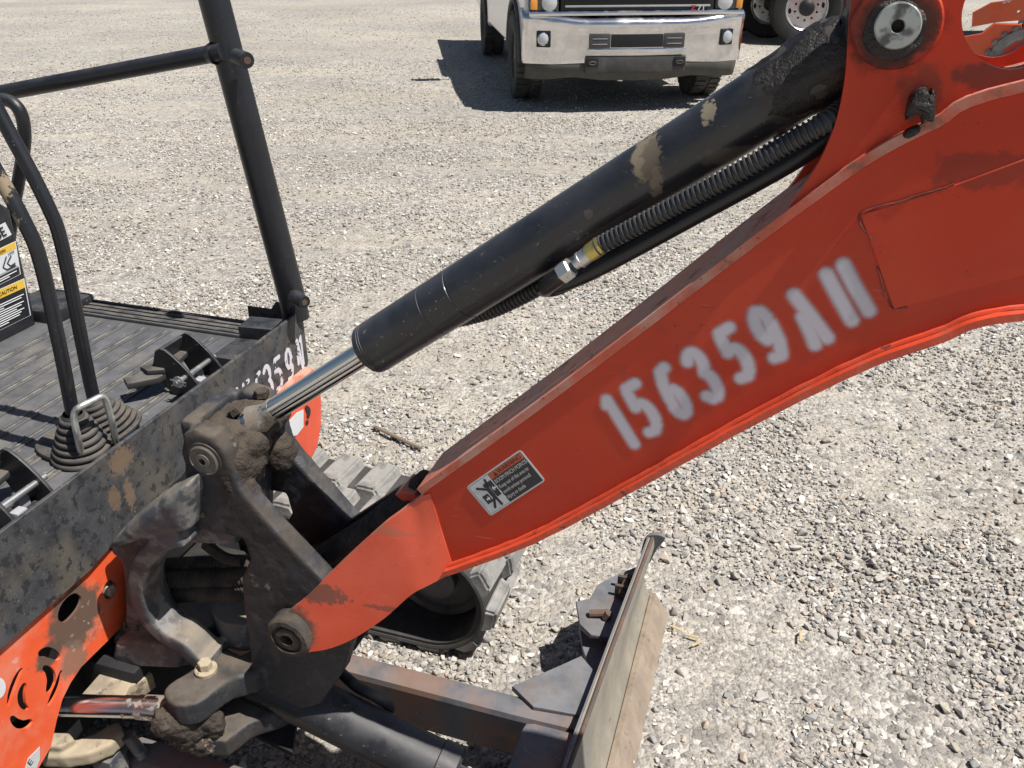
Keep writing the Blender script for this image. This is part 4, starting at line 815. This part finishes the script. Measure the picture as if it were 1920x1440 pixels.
def pzf(x, y):
    z0 = Z0-(.010 if y < -.07 else 0)
    if y > .55: z0 += (y-.55)*.35
    if x < -.39: z0 += .03
    return z0, Z1-(.02 if x < -.45 else 0)
pth2 = []
for (a, b) in zip(pth, pth[1:]):
    for k in range(8): pth2.append((a[0]+(b[0]-a[0])*k/8, a[1]+(b[1]-a[1])*k/8))
obj('plate', prib(pth2+[pth[-1]], pzf, .006), 'panel_black', pn, 30)
# worn stencilled number on the panel
cs = [('1', 445, 737), ('5', 460, 722), ('6', 483, 710), ('3', 501, 700), ('5', 520, 690), ('9', 542, 678), ('A', 563, 662), ('H', 580, 650)]
pc_ = [PX(a, b, XP+.0012) for _, a, b in cs]; o = Vector((XP+.0012, pc_[0].y-.05, Z0+.004)); HN = .078
ch = [(g, (p.y-o.y)-.014-(.006 if g == 'H' else 0), .018 if i > 0 else .018, .030 if g != 'H' else .05, HN/1.7, .0) for i, ((g, _, _), p) in enumerate(zip(cs, pc_))]
ch = ch[:-1]+[('1', .598-o.y-.018, .03, .030, HN/1.7*.9, 0)]
def wear(u, v):
    n_ = mn.noise((u*55, v*55, 1))+.6*mn.noise((u*140, v*140, 4)); lim = .62 if u > .30 else .30
    return max(0, min(1, (lim-n_+.15)*6))
me = spray_grid(ch, o, Vector((0, 1, 0)), Vector((0, 0, 1)), Vector((1, 0, 0)), .598-o.y, Z1-Z0-.008, .0012, .0040, .0028, wear)
obj('stencil_number', me, 'white_spray', pn, 180, False)
# ---- floor
fl = part('floor', ex); ZF = .685
m = MB(); m.box((-1.25, -.62, ZF-.03), (-.372, .615, ZF), 0, .003); obj('floor_plate', m, 'mat_rubber', fl)
ribs = MB(); ribs.box((-.004, -.50, 0), (.004, .50, .004), 0, .0012)
r0 = obj('rib', ribs, ['mat_rubber'], fl)
k = 0; xr = -.405
while xr > -.96:
    for dx in ((0, -.018) if k % 2 else (0, -.018)):
        q = r0 if k == 0 and dx == 0 else r0.copy()
        if q is not r0: C.objects.link(q); q.parent = fl
        q.location = (xr+dx, .02, ZF-.0012)
    xr -= .062; k += 1
wr = MB(); wr.box((-.0022, -.50, 0), (.0022, .50, .0022), 0, .0008); w0 = obj('worn_rib_edge', wr, 'rib_worn', fl)
xr = -.414; k = 0
while xr > -.96:
    q = w0 if k == 0 else w0.copy()
    if k: C.objects.link(q); q.parent = fl
    q.location = (xr, .02, ZF); xr -= .062; k += 1
m = MB(); m.box((-.97, .535, ZF-.001), (-.44, .612, ZF+.008), 0, .002); obj('edge_strip', m, 'mat_rubber', fl)
for i in range(4): m = MB(); m.box((-.97, .540+i*.019, ZF+.006), (-.44, .549+i*.019, ZF+.0115), 0, .001); obj('edge_rib', m, 'rubber', fl)
m = MB(); m.box((-.46, .40, ZF), (-.372, .58, ZF+.022), 0, .004); m.box((-.455, .50, ZF+.0), (-.375, .56, ZF+.05), 0, .003, Matrix.Rotation(.1, 3, 'Z')); obj('corner_block', m, 'black_paint', fl)
m = MB(); m.box((-.395, -.6, ZF+.001), (-.37, .56, ZF+.02), 0, .003); obj('front_rail', m, 'mat_rubber', fl)
# ---- house frame below the floor
hf = part('house_frame', ex)
m = MB(); m.box((-1.3, -.52, .36), (-.43, .56, .64), 0, .01); m.lathe((-.75, 0, .24), (0, 0, 1), [(.3, 0), (.3, .14)], 32); obj('frame_box', m, 'frame_black', hf)
m = MB(); m.box((-.43, -.13, .24), (-.31, .22, .365), 0, .01); obj('shade_block', m, 'frame_black', hf)  # added dark box in place of the machine's shade on the gravel
bp = [(150, 1304), (185, 1264), (215, 1238), (266, 1242), (285, 1262), (264, 1278), (243, 1287), (234, 1306), (200, 1312)]
m = MB(); m.plate(xy(bp, .34), 'z', .322, .036, (), .003); obj('stay_plate', m, 'dusty_plate', hf)
m = MB(); m.plate(xy([(70, 1396), (110, 1396), (140, 1386), (175, 1374), (204, 1357), (222, 1350), (232, 1372), (206, 1396), (165, 1413), (120, 1420), (75, 1418)], .27), 'z', .255, .03, (), .004); m.plate(xy([(92, 1372), (128, 1372), (140, 1386), (112, 1402), (88, 1400)], .285), 'z', .272, .03, (), .004); obj('ring_segment', cast(m, .003, 2, .002, .02), 'dusty_plate', hf, 180)
m = MB(); p = PZ(238, 1378, .26); q = PZ(284, 1438, .16); m.tube([p, q, q+(q-p)*.6], .011, 12); p = PZ(215, 1400, .24); m.box((p.x-.03, p.y-.03, .05), (p.x+.012, p.y+.012, .235), 0, .008); obj('stay_rod', m, 'cast_clean', hf)
m = MB(); m.plate(xy([(430, 1342), (560, 1335), (548, 1412), (470, 1372)], .22), 'z', .215, .012, (), .002); obj('guard_plate', m, 'frame_black', hf)
# ---- orange side cover with slots
cv = part('side_cover', ex); XC = -.372
def cy(pts): return yz(pts, XC)
def arcslot(pts, w_):
    P = [Vector((q.x, q.y)) for q in spline([(a, b, 0) for a, b in pts], 5)]; L_ = []; R_ = []
    for i, p in enumerate(P):
        d = (P[min(i+1, len(P)-1)]-P[max(i-1, 0)]).normalized(); n_ = Vector((-d.y, d.x)); t = i/(len(P)-1); ww = w_*max(.06, math.sin(math.pi*min(max(t, .0), 1.)))**.42; L_.append(p+n_*ww/2); R_.append(p-n_*ww/2)
    return [tuple(q) for q in L_+R_[::-1]]
slots = [arcslot([(112, 1165), (122, 1146), (135, 1128), (146, 1115)], 30), arcslot([(70, 1228), (84, 1222), (98, 1226), (108, 1236)], 20), arcslot([(78, 1250), (90, 1258), (94, 1276), (87, 1298)], 18), arcslot([(113, 1256), (107, 1280), (98, 1302), (88, 1322)], 11), arcslot([(39, 1252), (28, 1272), (18, 1298), (13, 1323)], 11), arcslot([(45, 1280), (38, 1300), (40, 1320), (51, 1329)], 15), arcslot([(19, 1342), (28, 1354), (42, 1358), (58, 1350)], 18)]
out = cy([(-330, 1440), (-330, 1480), (0, 1200), (198, 1029), (219, 1036), (229, 1050), (234, 1090), (240, 1150), (232, 1170), (215, 1186), (150, 1250), (130, 1280), (115, 1310), (104, 1350), (93, 1400), (72, 1436), (55, 1470), (-60, 1640), (-330, 1700)])
out = cy([(0, 1200), (198, 1029), (219, 1036), (229, 1050), (234, 1090), (240, 1150), (232, 1170), (215, 1186), (150, 1250), (130, 1280), (115, 1310), (104, 1350), (93, 1400), (72, 1436), (50, 1475)])
y_, z_ = out[-1]; out = out+[(y_-.02, z_-.02), (-.43, z_-.02), (-.43, .57), (out[0][0]-.02, .58)]
mat('cover_orange', (.74, .10, .03), .5, 0, [('noise', (.66, .22, .14), 9, .42, .62, .6, .8), ('blob', (.085, .066, .048), PX(140, 1150, XC), (.05, .058, .062), 22, 1.6, .95, .95), ('blob', (.08, .062, .046), PX(90, 1228, XC), (.05, .028, .024), 30, 1.3, .95, .95), ('blob', (.17, .12, .085), PX(135, 1235, XC), (.05, .03, .035), 30, 1.6, .95, .8), ('noise', (.20, .12, .08), 38, .63, .68, .9, .8), ('spot', (.55, .45, .38), 60, .66, .7, .8, .5)], (200, .1, .002), .08, vscale=6)
m = MB(); m.plate(out, 'x', XC, .005, [cy(s) for s in slots]+[circ(PX(203, 1105, XC).yz, .0145, 20, .018)], .0002); obj('cover_plate', m, 'cover_orange', cv)
p = PX(204, 1107, XC); m = MB(); bolt(m, (XC-.012, p.y, p.z), (1, 0, 0), .0085, .020); obj('bolt', m, 'dusty_plate', cv, 20)
m = MB(); m.plate(circ(PX(-6, 1290, XC).yz, .012, 24, .018), 'x', XC+.003, .001, (), .0002); obj('round_decal', m, 'decal_white', cv)
m = MB(); qd = [PX(a, b, XC+.003) for a, b in ((47, 1440), (52, 1422), (74, 1400), (74, 1424), (68, 1440))]; m.plate([(q.y, q.z) for q in qd], 'x', XC+.0035, .001, (), .0002, 0); p = PX(57, 1430, XC+.004); m.text('E', .018, p, Vector((0, .9, .35)).normalized(), Vector((0, -.3, .95)).normalized(), Vector((1, 0, 0)), 1, 'CENTER', .0003); obj('side_decal', m, ['decal_print', 'decal_black'], cv, recalc=False)
# ---- corner cover on the far side
fc = part('corner_cover', ex); XF = -.335
pl = yz([(500, 780), (560, 715), (590, 690), (601, 708), (606, 750), (606, 795), (599, 838), (582, 872), (562, 850), (520, 820)], XF)
m = MB(); m.plate(pl, 'x', XF-.09, .18, (), .012); obj('cover_shell', m, 'orange_sunlit', fc)
m = MB(); m.plate(yz([(532, 800), (556, 774), (568, 768), (568, 800), (556, 816), (546, 818)], XF), 'x', XF+.001, .0015, (), .0003); obj('decal', m, 'decal_white', fc)
m = MB(); m.plate(arcslot(yz([(572, 762), (578, 772), (576, 784)], XF), .016), 'x', XF+.001, .002, (), .0003); m.plate(circ(PX(575, 792, XF).yz, .006, 12), 'x', XF+.001, .002, (), .0003); obj('latch_slot', m, 'frame_black', fc)
# ---- travel levers with boots
for nm, base, pathpx, yv in (('a', (157, 850), [(137, 778), (112, 650), (76, 490), (45, 415), (-5, 325), (-60, 230)], .024), ('b', (216, 806), [(177, 752), (121, 480), (87, 380), (0, 215), (-60, 100)], .100)):
    lv = part('travel_lever', ex)
    pts = [PY(a, b, yv) for a, b in pathpx]; p0 = pts[0]
    q0 = Vector((-.528, yv, ZF+.02)) if 0 else PZ(*base, ZF+.005)
    m = MB(); m.tube(spline([q0+(p0-q0)*.3]+pts, 6), .0112, 20); obj('lever_tube', m, 'tube_black', lv)
    ax_ = (p0-q0); L_ = ax_.length; prof = []; nb = 7
    for i in range(nb):
        t0 = i/nb; rr = .035*(1-t0)**.9+.0170
        prof += [(rr, t0*L_), (rr+.001, (t0+.10)*L_ if 0 else t0*L_+.004), (rr*.97, t0*L_+L_/nb*.62), (rr*.84-.002, t0*L_+L_/nb*.80)]
    prof += [(.0185, L_*.98), (.016, L_*1.05)]
    m = MB(); m._lathe(q0, ax_.normalized(), [(.0, -.002)]+prof, 36); obj('boot', m, 'boot_rubber', lv, 60)
m = MB(); bq = xy([(68, 842), (100, 815), (150, 800), (190, 775), (235, 785), (250, 800), (215, 830), (170, 868), (120, 872), (80, 862)], ZF); m.plate(smooth_poly(bq, 3), 'z', ZF+.006, .012, (), .004); obj('boot_base', m, 'boot_rubber', fl)
# zinc rod guard beside the levers
g = [PZ(155, 866, ZF+.004), PY(146, 820, -.008), PY(139, 787, -.004), PY(141, 771, .0), PY(152, 762, .006), PY(172, 752, .024), PY(189, 744, .040), PY(197, 748, .046), PY(203, 765, .048), PY(212, 800, .050), PZ(219, 840, ZF)]
m = MB(); m.tube(spline(g, 6), .0058, 16); m.lathe(g[0]+Vector((0, 0, -.003)), (0, 0, 1), [(.016, 0), (.016, .004), (.009, .006), (.0075, .010)], 20); obj('rod_guard', m, 'zinc', ex)
# ---- foot pedals
for nm, oy in (('r', 0.), ('l', -.455)):
    pd = part('foot_pedal', ex)
    def sh(p): return Vector((p.x, p.y+oy, p.z))
    for i, (yy) in enumerate((.268, .345)):
        prof = [(-.488, ZF+.055), (-.474, ZF+.094), (-.455, ZF+.098), (-.425, ZF+.074), (-.398, ZF+.042), (-.382, ZF+.003), (-.455, ZF+.003), (-.478, ZF+.03)]
        m = MB(); m.plate(smooth_poly(prof, 2), 'y', yy+oy, .006, [circ((-.415, ZF+.032), .012, 14)] if 0 else (), .001); obj('cheek', m, 'black_paint', pd)
    m = MB(); m.box((-.487, .266+oy, ZF+.045), (-.479, .347+oy, ZF+.094), 0, .002, Matrix.Rotation(.35, 3, 'Y')); m.box((-.46, .272+oy, ZF+.0), (-.40, .340+oy, ZF+.012), 0, .002); obj('base_bracket', m, 'black_paint', pd)
    m = MB(); m.tube([(-.418, .235+oy, ZF+.045), (-.418, .362+oy, ZF+.045)], .0055, 14); obj('pivot_pin', m, 'zinc', pd)
    m = MB(); m.tube([(-.428, .236+oy, ZF+.040), (-.412, .238+oy, ZF+.047), (-.398, .238+oy, ZF+.042), (-.395, .238+oy, ZF+.050), (-.412, .238+oy, ZF+.050), (-.43, .238+oy, ZF+.052)], .0013, 6); m.lathe((-.418, .243+oy, ZF+.045), (0, 1, 0), [(.012, 0), (.012, .003)], 18); obj('split_pin', m, 'zinc', pd)
    m = MB(); m.plate(smooth_poly([(-.515, .258+oy), (-.50, .352+oy), (-.47, .36+oy), (-.462, .26+oy)], 2), 'z', ZF+.052, .012, (), .003); m.plate([(-.53, .225+oy), (-.505, .205+oy), (-.465, .245+oy), (-.462, .275+oy), (-.50, .268+oy)], 'z', ZF+.040, .014, (), .003); obj('pedal_pad', m, 'rubber', pd)
    m = MB(); m.plate([(-.39, ZF+.0), (-.375, ZF+.035), (-.372, ZF+.0)], 'y', .305+oy, .08, (), .002); obj('heel_stop', m, 'black_paint', pd)
    m = MB(); m.box((-.412, .278+oy, ZF+.012), (-.395, .298+oy, ZF+.034), 0, .002); m.box((-.44, .31+oy, ZF+.012), (-.425, .33+oy, ZF+.03), 0, .002); obj('return_spring_block', m, 'decal_grey', pd)
m = MB(); m.tube([(-.402, -.06, ZF+.012), (-.402, .235, ZF+.012)], .007, 12); obj('pedal_shaft', m, 'black_paint', ex)
# ---- seat base with decals
sb = part('seat_base', ex); XS = -.98
tp = PX(20, 392, XS); bt = PX(67, 603, XS)
m = MB(); m.plate([(-.45, ZF-.02), (bt.y, ZF-.005), (bt.y+.004, bt.z+.02), (tp.y, tp.z), (tp.y-.02, tp.z+.02), (-.45, tp.z+.03)], 'x', XS-.13, .26, (), .008); obj('seat_box', m, 'black_paint', sb)
m = MB(); m.box((XS-.1, .47, ZF-.03), (XS+.05, .60, ZF+.03), 0, .006); obj('seat_mount', m, 'black_paint', sb)
def sdecal(name, bl, br_, tl, items):
    o = PX(*bl, XS+.0012); U = PX(*br_, XS+.0012)-o; V = PX(*tl, XS+.0012)-o; W_, H_ = U.length, V.length; U.normalize(); V.normalize(); Nn = Vector((1, 0, 0)); m = MB()
    for it in items:
        if it[0] == 'r': _, x0, y0, x1, y1, k, mi = it; m.plate([(x0*W_, y0*H_), (x1*W_, y0*H_), (x1*W_, y1*H_), (x0*W_, y1*H_)], '', 0, .0004, (), .0001, mi, (o+Nn*.0004*k, U, V, Nn))
        elif it[0] == 't': _, tx, x0, y0, sz_, mi, sx = it; m.text(tx, sz_*H_, o+U*(x0*W_)+V*(y0*H_)+Nn*.0018, U, V, Nn, mi, 'LEFT', .0002, sx)
        elif it[0] == 'p': _, pts_, k, mi = it; m.plate([(a*W_, b*H_) for a, b in pts_], '', 0, .0004, (), .0001, mi, (o+Nn*.0004*k, U, V, Nn))
        elif it[0] == 'l': _, pts_, mi = it; m.tube([o+U*(a*W_)+V*(b*H_)+Nn*.0014 for a, b in pts_], .0012, 6, mi)
    obj(name, m, ['decal_white', 'decal_black', 'decal_yellow', 'decal_print', 'decal_grey'], sb, recalc=False)
sdecal('word_decal', (-62, 484), (22, 440), (-76, 460), [('r', 0, 0, 1, 1, 0, 0), ('t', 'SE', .70, .47, .95, 1, .9)])
lines = [('l', [(.50, .62-.058*i), (.50+w_, .62-.058*i)], 3) for i, w_ in enumerate((.44, .40, .12, .42, .38, .30, .41, .36, .33, .15))]
sdecal('caution_decal', (-66, 652), (58, 591), (-82, 578), [('r', 0, 0, 1, 1, 0, 0), ('r', .46, .015, .985, .985, 1, 1), ('r', .015, .77, .985, .985, 2, 2), ('t', 'CAUTION', .58, .875, .13, 1, 1.0), ('p', [(.44, .81), (.54, .81), (.49, .94)], 3, 1)]+lines)
sdecal('lock_decal', (-72, 571), (39, 514), (-84, 505), [('r', 0, 0, 1, 1, 0, 0), ('r', .015, .80, .985, .985, 1, 2), ('r', .015, .02, .985, .24, 1, 1), ('t', 'CAUTION', .55, .89, .12, 1, 1.0), ('t', 'LOCK', .83, .74, .10, 1, .9), ('l', [(.80, .70), (.72, .45), (.78, .33), (.93, .33)], 1), ('l', [(.88, .66), (.80, .5), (.85, .38), (.93, .40)], 1), ('l', [(.5, .16), (.93, .16)], 3), ('l', [(.5, .10), (.8, .10)], 3), ('r', .6, .26, .97, .30, 1, 4)])
# ---- canopy post, rail and grab handle
cp = part('canopy_frame', ex)
b0 = PY(556, 597, .612); pm_ = [PY(548, 560, .612), PY(480, 300, .612), PY(412, 40, .612)]
t0 = pm_[-1]+(pm_[-1]-pm_[1])*2.4
m = MB(); m.tube([b0, pm_[0], pm_[1], pm_[2], t0], .0300, 28); obj('post', m, 'tube_black', cp)
rl0 = PY(418, 97, .585); rl1 = PY(-160, 205, .585)
m = MB(); m.tube([rl0, (rl0+rl1)/2, rl1], .0168, 20); obj('rail', m, 'tube_black', cp)
m = MB(); m.lathe(rl0+(rl0-rl1).normalized()*-.020, (rl1-rl0), [(.024, 0), (.0185, .008)], 20) if 0 else None; m.tube([rl0+(rl1-rl0).normalized()*.022, rl0+(rl1-rl0).normalized()*.034], .02, 20, 0, True, [.0215, .0172]); obj('weld_bead', m, 'tube_black', cp)
for a, b, r_ in ((448, 108, .0155), (556, 557, .0145)):
    p = PY(a, b, .57); d = Vector((.75, -.45, -.05)).normalized()
    m = MB(); m._lathe(p-d*.01, d, [(.0, 0), (r_, 0), (r_, .042), (r_*.93, .045), (r_*.5, .045), (r_*.48, .03), (.0, .03)], 24); obj('accessory_nut', m, 'tube_black', cp)
    m = MB(); m.lathe(p+d*.024, d, [(r_*.48, 0), (r_*.47, .012)], 12); obj('thread', m, 'rusty_steel', cp)
m = MB(); m.tube(spline([PY(-60, 215, .50), PY(-20, 190, .50), PY(18, 190, .50), PY(40, 215, .50), PY(46, 262, .50), PY(38, 320, .50), PY(24, 400, .50), PY(15, 470, .50), PY(8, 560, .50)], 6), .0135, 18); obj('grab_handle', m, 'tube_black', cp)
m = MB(); m.box((t0.x-1.15, -.6, t0.z), (t0.x+.06, .62, t0.z+.05), 0, .02); obj('roof', m, 'black_paint', cp) if 0 else None
# ---- rubber track on the far side
def make_track(side, yin):
    tk = part('rubber_track', ex)
    c0 = Vector((-.005, .155)); r0_ = .146; c1 = Vector((-1.10, .18)); r1_ = .170
    y0, y1 = side*yin, side*(yin+.25)
    d = c1-c0; L_ = d.length; base = math.atan2(d.y, d.x); al = math.acos((r0_-r1_)/L_)
    path = []
    a_top0 = base-al; a_bot0 = base+al
    def addarc(c_, r_, a0, a1, n):
        for i in range(n+1): a = a0+(a1-a0)*i/n; path.append((c_.x+r_*math.cos(a), c_.y+r_*math.sin(a)))
    # counter-clockwise: front arc bottom -> top, along the top, rear arc, back along the bottom
    addarc(c0, r0_, a_bot0-2*math.pi, a_top0, 28)
    addarc(c1, r1_, a_top0, a_bot0, 28)
    P = [Vector(p) for p in path]; P.append(P[0]); cum = [0]
    for a, b in zip(P, P[1:]): cum.append(cum[-1]+(b-a).length)
    tot = cum[-1]
    def at(s):
        s %= tot
        for i in range(len(cum)-1):
            if cum[i+1] >= s: t = (s-cum[i])/max(1e-9, cum[i+1]-cum[i]); p = P[i].lerp(P[i+1], t); d = (P[i+1]-P[i]).normalized(); return p, d
    n = 150; vs = []; fs = []
    prof = [(-.5, 0), (-.5, .5), (-.47, 1), (.47, 1), (.5, .5), (.5, 0), (.46, -.25), (-.46, -.25)]
    for i in range(n):
        p, d = at(tot*i/n); nn = Vector((d.y, -d.x)); tk_ = .018
        for a, b in prof: vs.append((p.x+nn.x*(b-1)*tk_, (y0+y1)/2+a*(y1-y0), p.y+nn.y*(b-1)*tk_))
    for i in range(n):
        for j in range(8): fs.append((i*8+j, i*8+(j+1) % 8, ((i+1) % n)*8+(j+1) % 8, ((i+1) % n)*8+j))
    obj('belt', MB().add(vs, fs), 'track_dark', tk, 50)
    # rims ribbed like moulded rubber
    for yy in (y0+side*.004,):
        m = MB(); m.tube([(lambda q: (q[0].x+q[1].y*-.004, yy, q[0].y+q[1].x*.004))(at(tot*i/160)) for i in range(161)], .008, 8, 0, False); obj('belt_rim', m, 'track_dark', tk)
    lm = MB(); h_ = .026
    for (a0, b0_, z_), in (): pass
    bm = bmesh.new(); bmesh.ops.create_cube(bm, size=1)
    for v in bm.verts:
        tz = v.co.z > 0; v.co = Vector((v.co.x*(.052 if tz else .074), v.co.y*(.118 if tz else .128), (h_ if tz else -.006)))
        if tz and v.co.y > 0: v.co.x += .010
    bmesh.ops.bevel(bm, geom=bm.edges[:], offset=.006, segments=2, affect='EDGES'); me = bpy.data.meshes.new('track_lug'); bm.to_mesh(me); bm.free(); me.materials.append(M['track_rubber']); me.shade_smooth(); me.set_sharp_from_angle(angle=R(40))
    nl = int(tot/.098)
    for i in range(nl):
        for row in (0, 1):
            p, d = at(tot*(i+.5*row)/nl); nn = Vector((d.y, -d.x)); o = bpy.data.objects.new('track_lug', me); C.objects.link(o); o.parent = tk
            X3 = Vector((d.x, 0, d.y)); Z3 = Vector((nn.x, 0, nn.y)); Y3 = Z3.cross(X3)
            mtx = Matrix((X3, Y3, Z3)).transposed().to_4x4(); yy = (y0+side*.062) if row == 0 else (y1-side*.062)
            mtx.translation = Vector((p.x, yy, p.y)); o.matrix_local = mtx
    # idler, rollers, sprocket, frame
    for nm, c_, r_, w_ in (('idler', c0, r0_-.030, .06), ('sprocket', c1, r1_-.030, .05)):
        m = MB(); yc = (y0+y1)/2; m._lathe(Vector((c_.x, yc-w_/2, c_.y)), Vector((0, 1, 0)), [(.0, -.03), (.05, -.03), (.05, 0), (r_*.82, .0), (r_*.86, -.012), (r_, -.012), (r_, w_+.012), (r_*.86, w_+.012), (r_*.82, w_), (.0, w_)], 36); obj(nm, m, 'idler_grey', tk)
    for xx in (-.30, -.55, -.80):
        m = MB(); m.lathe((xx, (y0+y1)/2-.06, .075), (0, 1, 0), [(.05, 0), (.05, .12)], 24); obj('roller', m, 'track_dark', tk)
    m = MB(); m.box((-1.0, (y0+y1)/2-.05, .11), (-.12, (y0+y1)/2+.05, .25), 0, .02); obj('track_frame', m, 'frame_black', tk)
    return tk
make_track(1, .405); make_track(-1, .56)
m = MB(); m.box((-.95, -.42, .14), (-.48, .42, .25), 0, .02); obj('undercarriage_frame', m, 'frame_black', ex)
# ---- dozer blade
bd = part('dozer_blade', ex)
NY = 24
def bprof(y):
    xt = .436+.055*max(0, y-.05)
    return [(xt, .236), (xt+.002, .205), (.5*(xt+.452), .15), (.456, .10), (.474, .05), (.494, .018)]
def bladesheet(off0, off1, rows, ya=-.69, yb=.69):
    m = MB(); S_ = []
    for i in range(NY+1):
        y = ya+(yb-ya)*i/NY; pr = [(p.x, p.y) for p in spline([(a, b, 0) for a, b in bprof(y)], 4)][rows[0]:rows[1]]
        S_.append([(x+off0, y, z) for x, z in pr]+[(x+off1, y, z) for x, z in pr[::-1]])
    n = len(S_[0]); vs = [q for s in S_ for q in s]; fs = [(i*n+j, i*n+(j+1) % n, (i+1)*n+(j+1) % n, (i+1)*n+j) for i in range(NY) for j in range(n)]+[tuple(range(n)), tuple(NY*n+j for j in range(n))]
    return m.add(vs, fs)
obj('mouldboard', bladesheet(0, -.012, (0, 99)), 'blade_face', bd, 40)
obj('mouldboard_back', bladesheet(-.0125, -.0155, (0, 99), -.688, .688), 'blade_back', bd, 40)
m = MB(); m.tube([(bprof(y)[0][0]-.004, y, bprof(y)[0][1]) for y in (-.69, -.3, 0, .3, .69)], .0045, 10); obj('top_edge', m, 'rusty_steel', bd)
m = MB(); m.plate([(.474, .058), (.486, .062), (.522, .0), (.516, -.010), (.500, -.008)], 'y', 0, 1.385, (), .001); obj('cutting_edge', m, 'blade_rust', bd)
for s_ in (-1, 1):
    ep = [(.497, .240), (.480, .248), (.458, .240), (.446, .215), (.443, .17), (.452, .15), (.466, .16), (.480, .205)]
    m = MB(); m.plate(smooth_poly(ep, 3), 'y', s_*.685, .012, (), .002); obj('end_plate', m, 'blade_back', bd)
def mir(pts, s_): return [(a, b*s_) for a, b in pts]
g1 = xy([(1198, 1060), (1150, 1080), (1120, 1096), (1106, 1122), (1080, 1127), (1087, 1170), (1108, 1190), (1148, 1196), (1175, 1140)], .165)
g2 = xy([(1086, 1172), (1092, 1215), (1108, 1262), (1150, 1262), (1175, 1190)], .125)
g3 = xy([(960, 1286), (1050, 1247), (1090, 1229), (1112, 1255), (1125, 1275), (1110, 1345), (1000, 1325)], .205)
for s_ in (1, -1):
    for nm, g_, z_, t_ in (('gusset', g1, .158, .014), ('gusset', g2, .118, .014), ('gusset', g3, .198, .014)):
        m = MB(); m.plate(mir(g_, s_), 'z', z_, t_, (), .002); obj(nm, m, 'blade_back', bd)
    p = PZ(1127, 1156, .165); m = MB(); m.tube([(p.x-.025, s_*(p.y-.006), .172), (p.x+.015, s_*(p.y+.004), .176)], .0085, 10); m.tube([(p.x+.01, s_*(p.y-.004), .167), (p.x+.018, s_*(p.y-.002), .182)], .010, 8); obj('rusty_pin', m, 'rusty_steel', bd)
    p = PZ(1170, 1103, .175); m = MB(); m.tube([(p.x, s_*(p.y-.03), .178), (p.x+.004, s_*(p.y+.03), .185)], .010, 12); m.box((p.x-.018, s_*(p.y-.016)-.004, .163), (p.x+.016, s_*(p.y-.016)+.004, .196), 0, .001); m.box((p.x-.018, s_*(p.y+.016)-.004, .163), (p.x+.016, s_*(p.y+.016)+.004, .196), 0, .001); obj('hinge', m, 'rusty_steel', bd)
    # push arms
    m = MB(); m.plate([(-.34, .20), (.30, .195), (.440, .198), (.440, .085), (.30, .075), (-.34, .09)], 'y', s_*.150, .052, (), .014); obj('push_arm', m, 'arm_paint', bd)
m = MB(); gq = xy([(945, 1428), (962, 1378), (985, 1340), (1012, 1328), (1085, 1342), (1120, 1352)], .20); m.box((.322, -.10, .06), (.440, .112, .212), 0, .022); obj('cylinder_bracket', m, 'arm_paint', bd)
m = MB(); m.box((.30, -.13, .195), (.335, .13, .212), 0, .004) if 0 else None
# ---- blade cylinder
bc = part('blade_cylinder', ex)
e0 = PZ(595, 1322, .27); e1 = PZ(800, 1402, .25); dd = (e1-e0).normalized()
e0 = Vector((-.02, -.045, .30)); e1 = Vector((.22, -.045, .225)); dd = (e1-e0).normalized()
m = MB(); m.lathe(e0-dd*.12, dd, [(.040, 0), (.044, .004), (.044, .36), (.047, .362), (.047, .395), (.042, .40)], 32); obj('barrel', m, 'black_paint', bc)  # black here stands in for the boom's shade over the barrel
m = MB(); m.tube([e0+dd*.26, e1+dd*.16], .020, 20); obj('rod', m, 'chrome_dirty', bc)
m = MB(); m.lathe(Vector((.355, -.09, .175)), (0, 1, 0), [(.04, 0), (.04, .09)], 20); obj('rod_eye', m, 'frame_black', bc)
m = MB(); m.tube(spline([PZ(640, 1262, .30), PZ(670, 1288, .31), PZ(705, 1306, .31), PZ(730, 1325, .28), PZ(720, 1345, .25)], 6), .010, 12); obj('hose', m, 'rubber', bc)
# ------------------------------------------------------------------ bits lying on the gravel
mat('twig', (.16, .12, .095), .85, 0, [], None, .3); mat('straw', (.52, .39, .20), .7, 0, [], None, .2)
def litter(name, pts, r, mt, lab, cat, grp=None):
    W = [ground(a, b, 0) for a, b in pts]; c_ = W[0].copy(); m = MB(); m.tube([(q-c_)+Vector((0, 0, .004+r+.004*math.sin(i*2.1))) for i, q in enumerate(W)], r, 7)
    for i in range(len(m.v)): x, y, z = m.v[i]; m.v[i] = (x, y, z*.8)
    o = obj(name, m, mt); o.location = c_+Vector((0, 0, hgt(c_.x, c_.y)-.004)); tag(o, lab, cat, grp)
litter('wood_strip', [(703, 802), (735, 818), (760, 828), (790, 842)], .007, 'twig', 'thin dark wooden strip lying on gravel beyond the track', 'wood strip')
for pts_, lab_ in (([(1256, 1175), (1276, 1185)], 'pale straw piece lying closest to the end of the blade'), ([(1286, 1192), (1310, 1199)], 'longest pale straw piece lying among grey stones past the blade'), ([(1297, 1213), (1315, 1206)], 'short tilted straw piece beside the longest straw'), ([(1499, 1205), (1500, 1190), (1504, 1185)], 'single bent straw sliver alone on open gravel')):
    litter('straw_piece', pts_, .0032, 'straw', lab_, 'straw', 'straw pieces on the gravel')
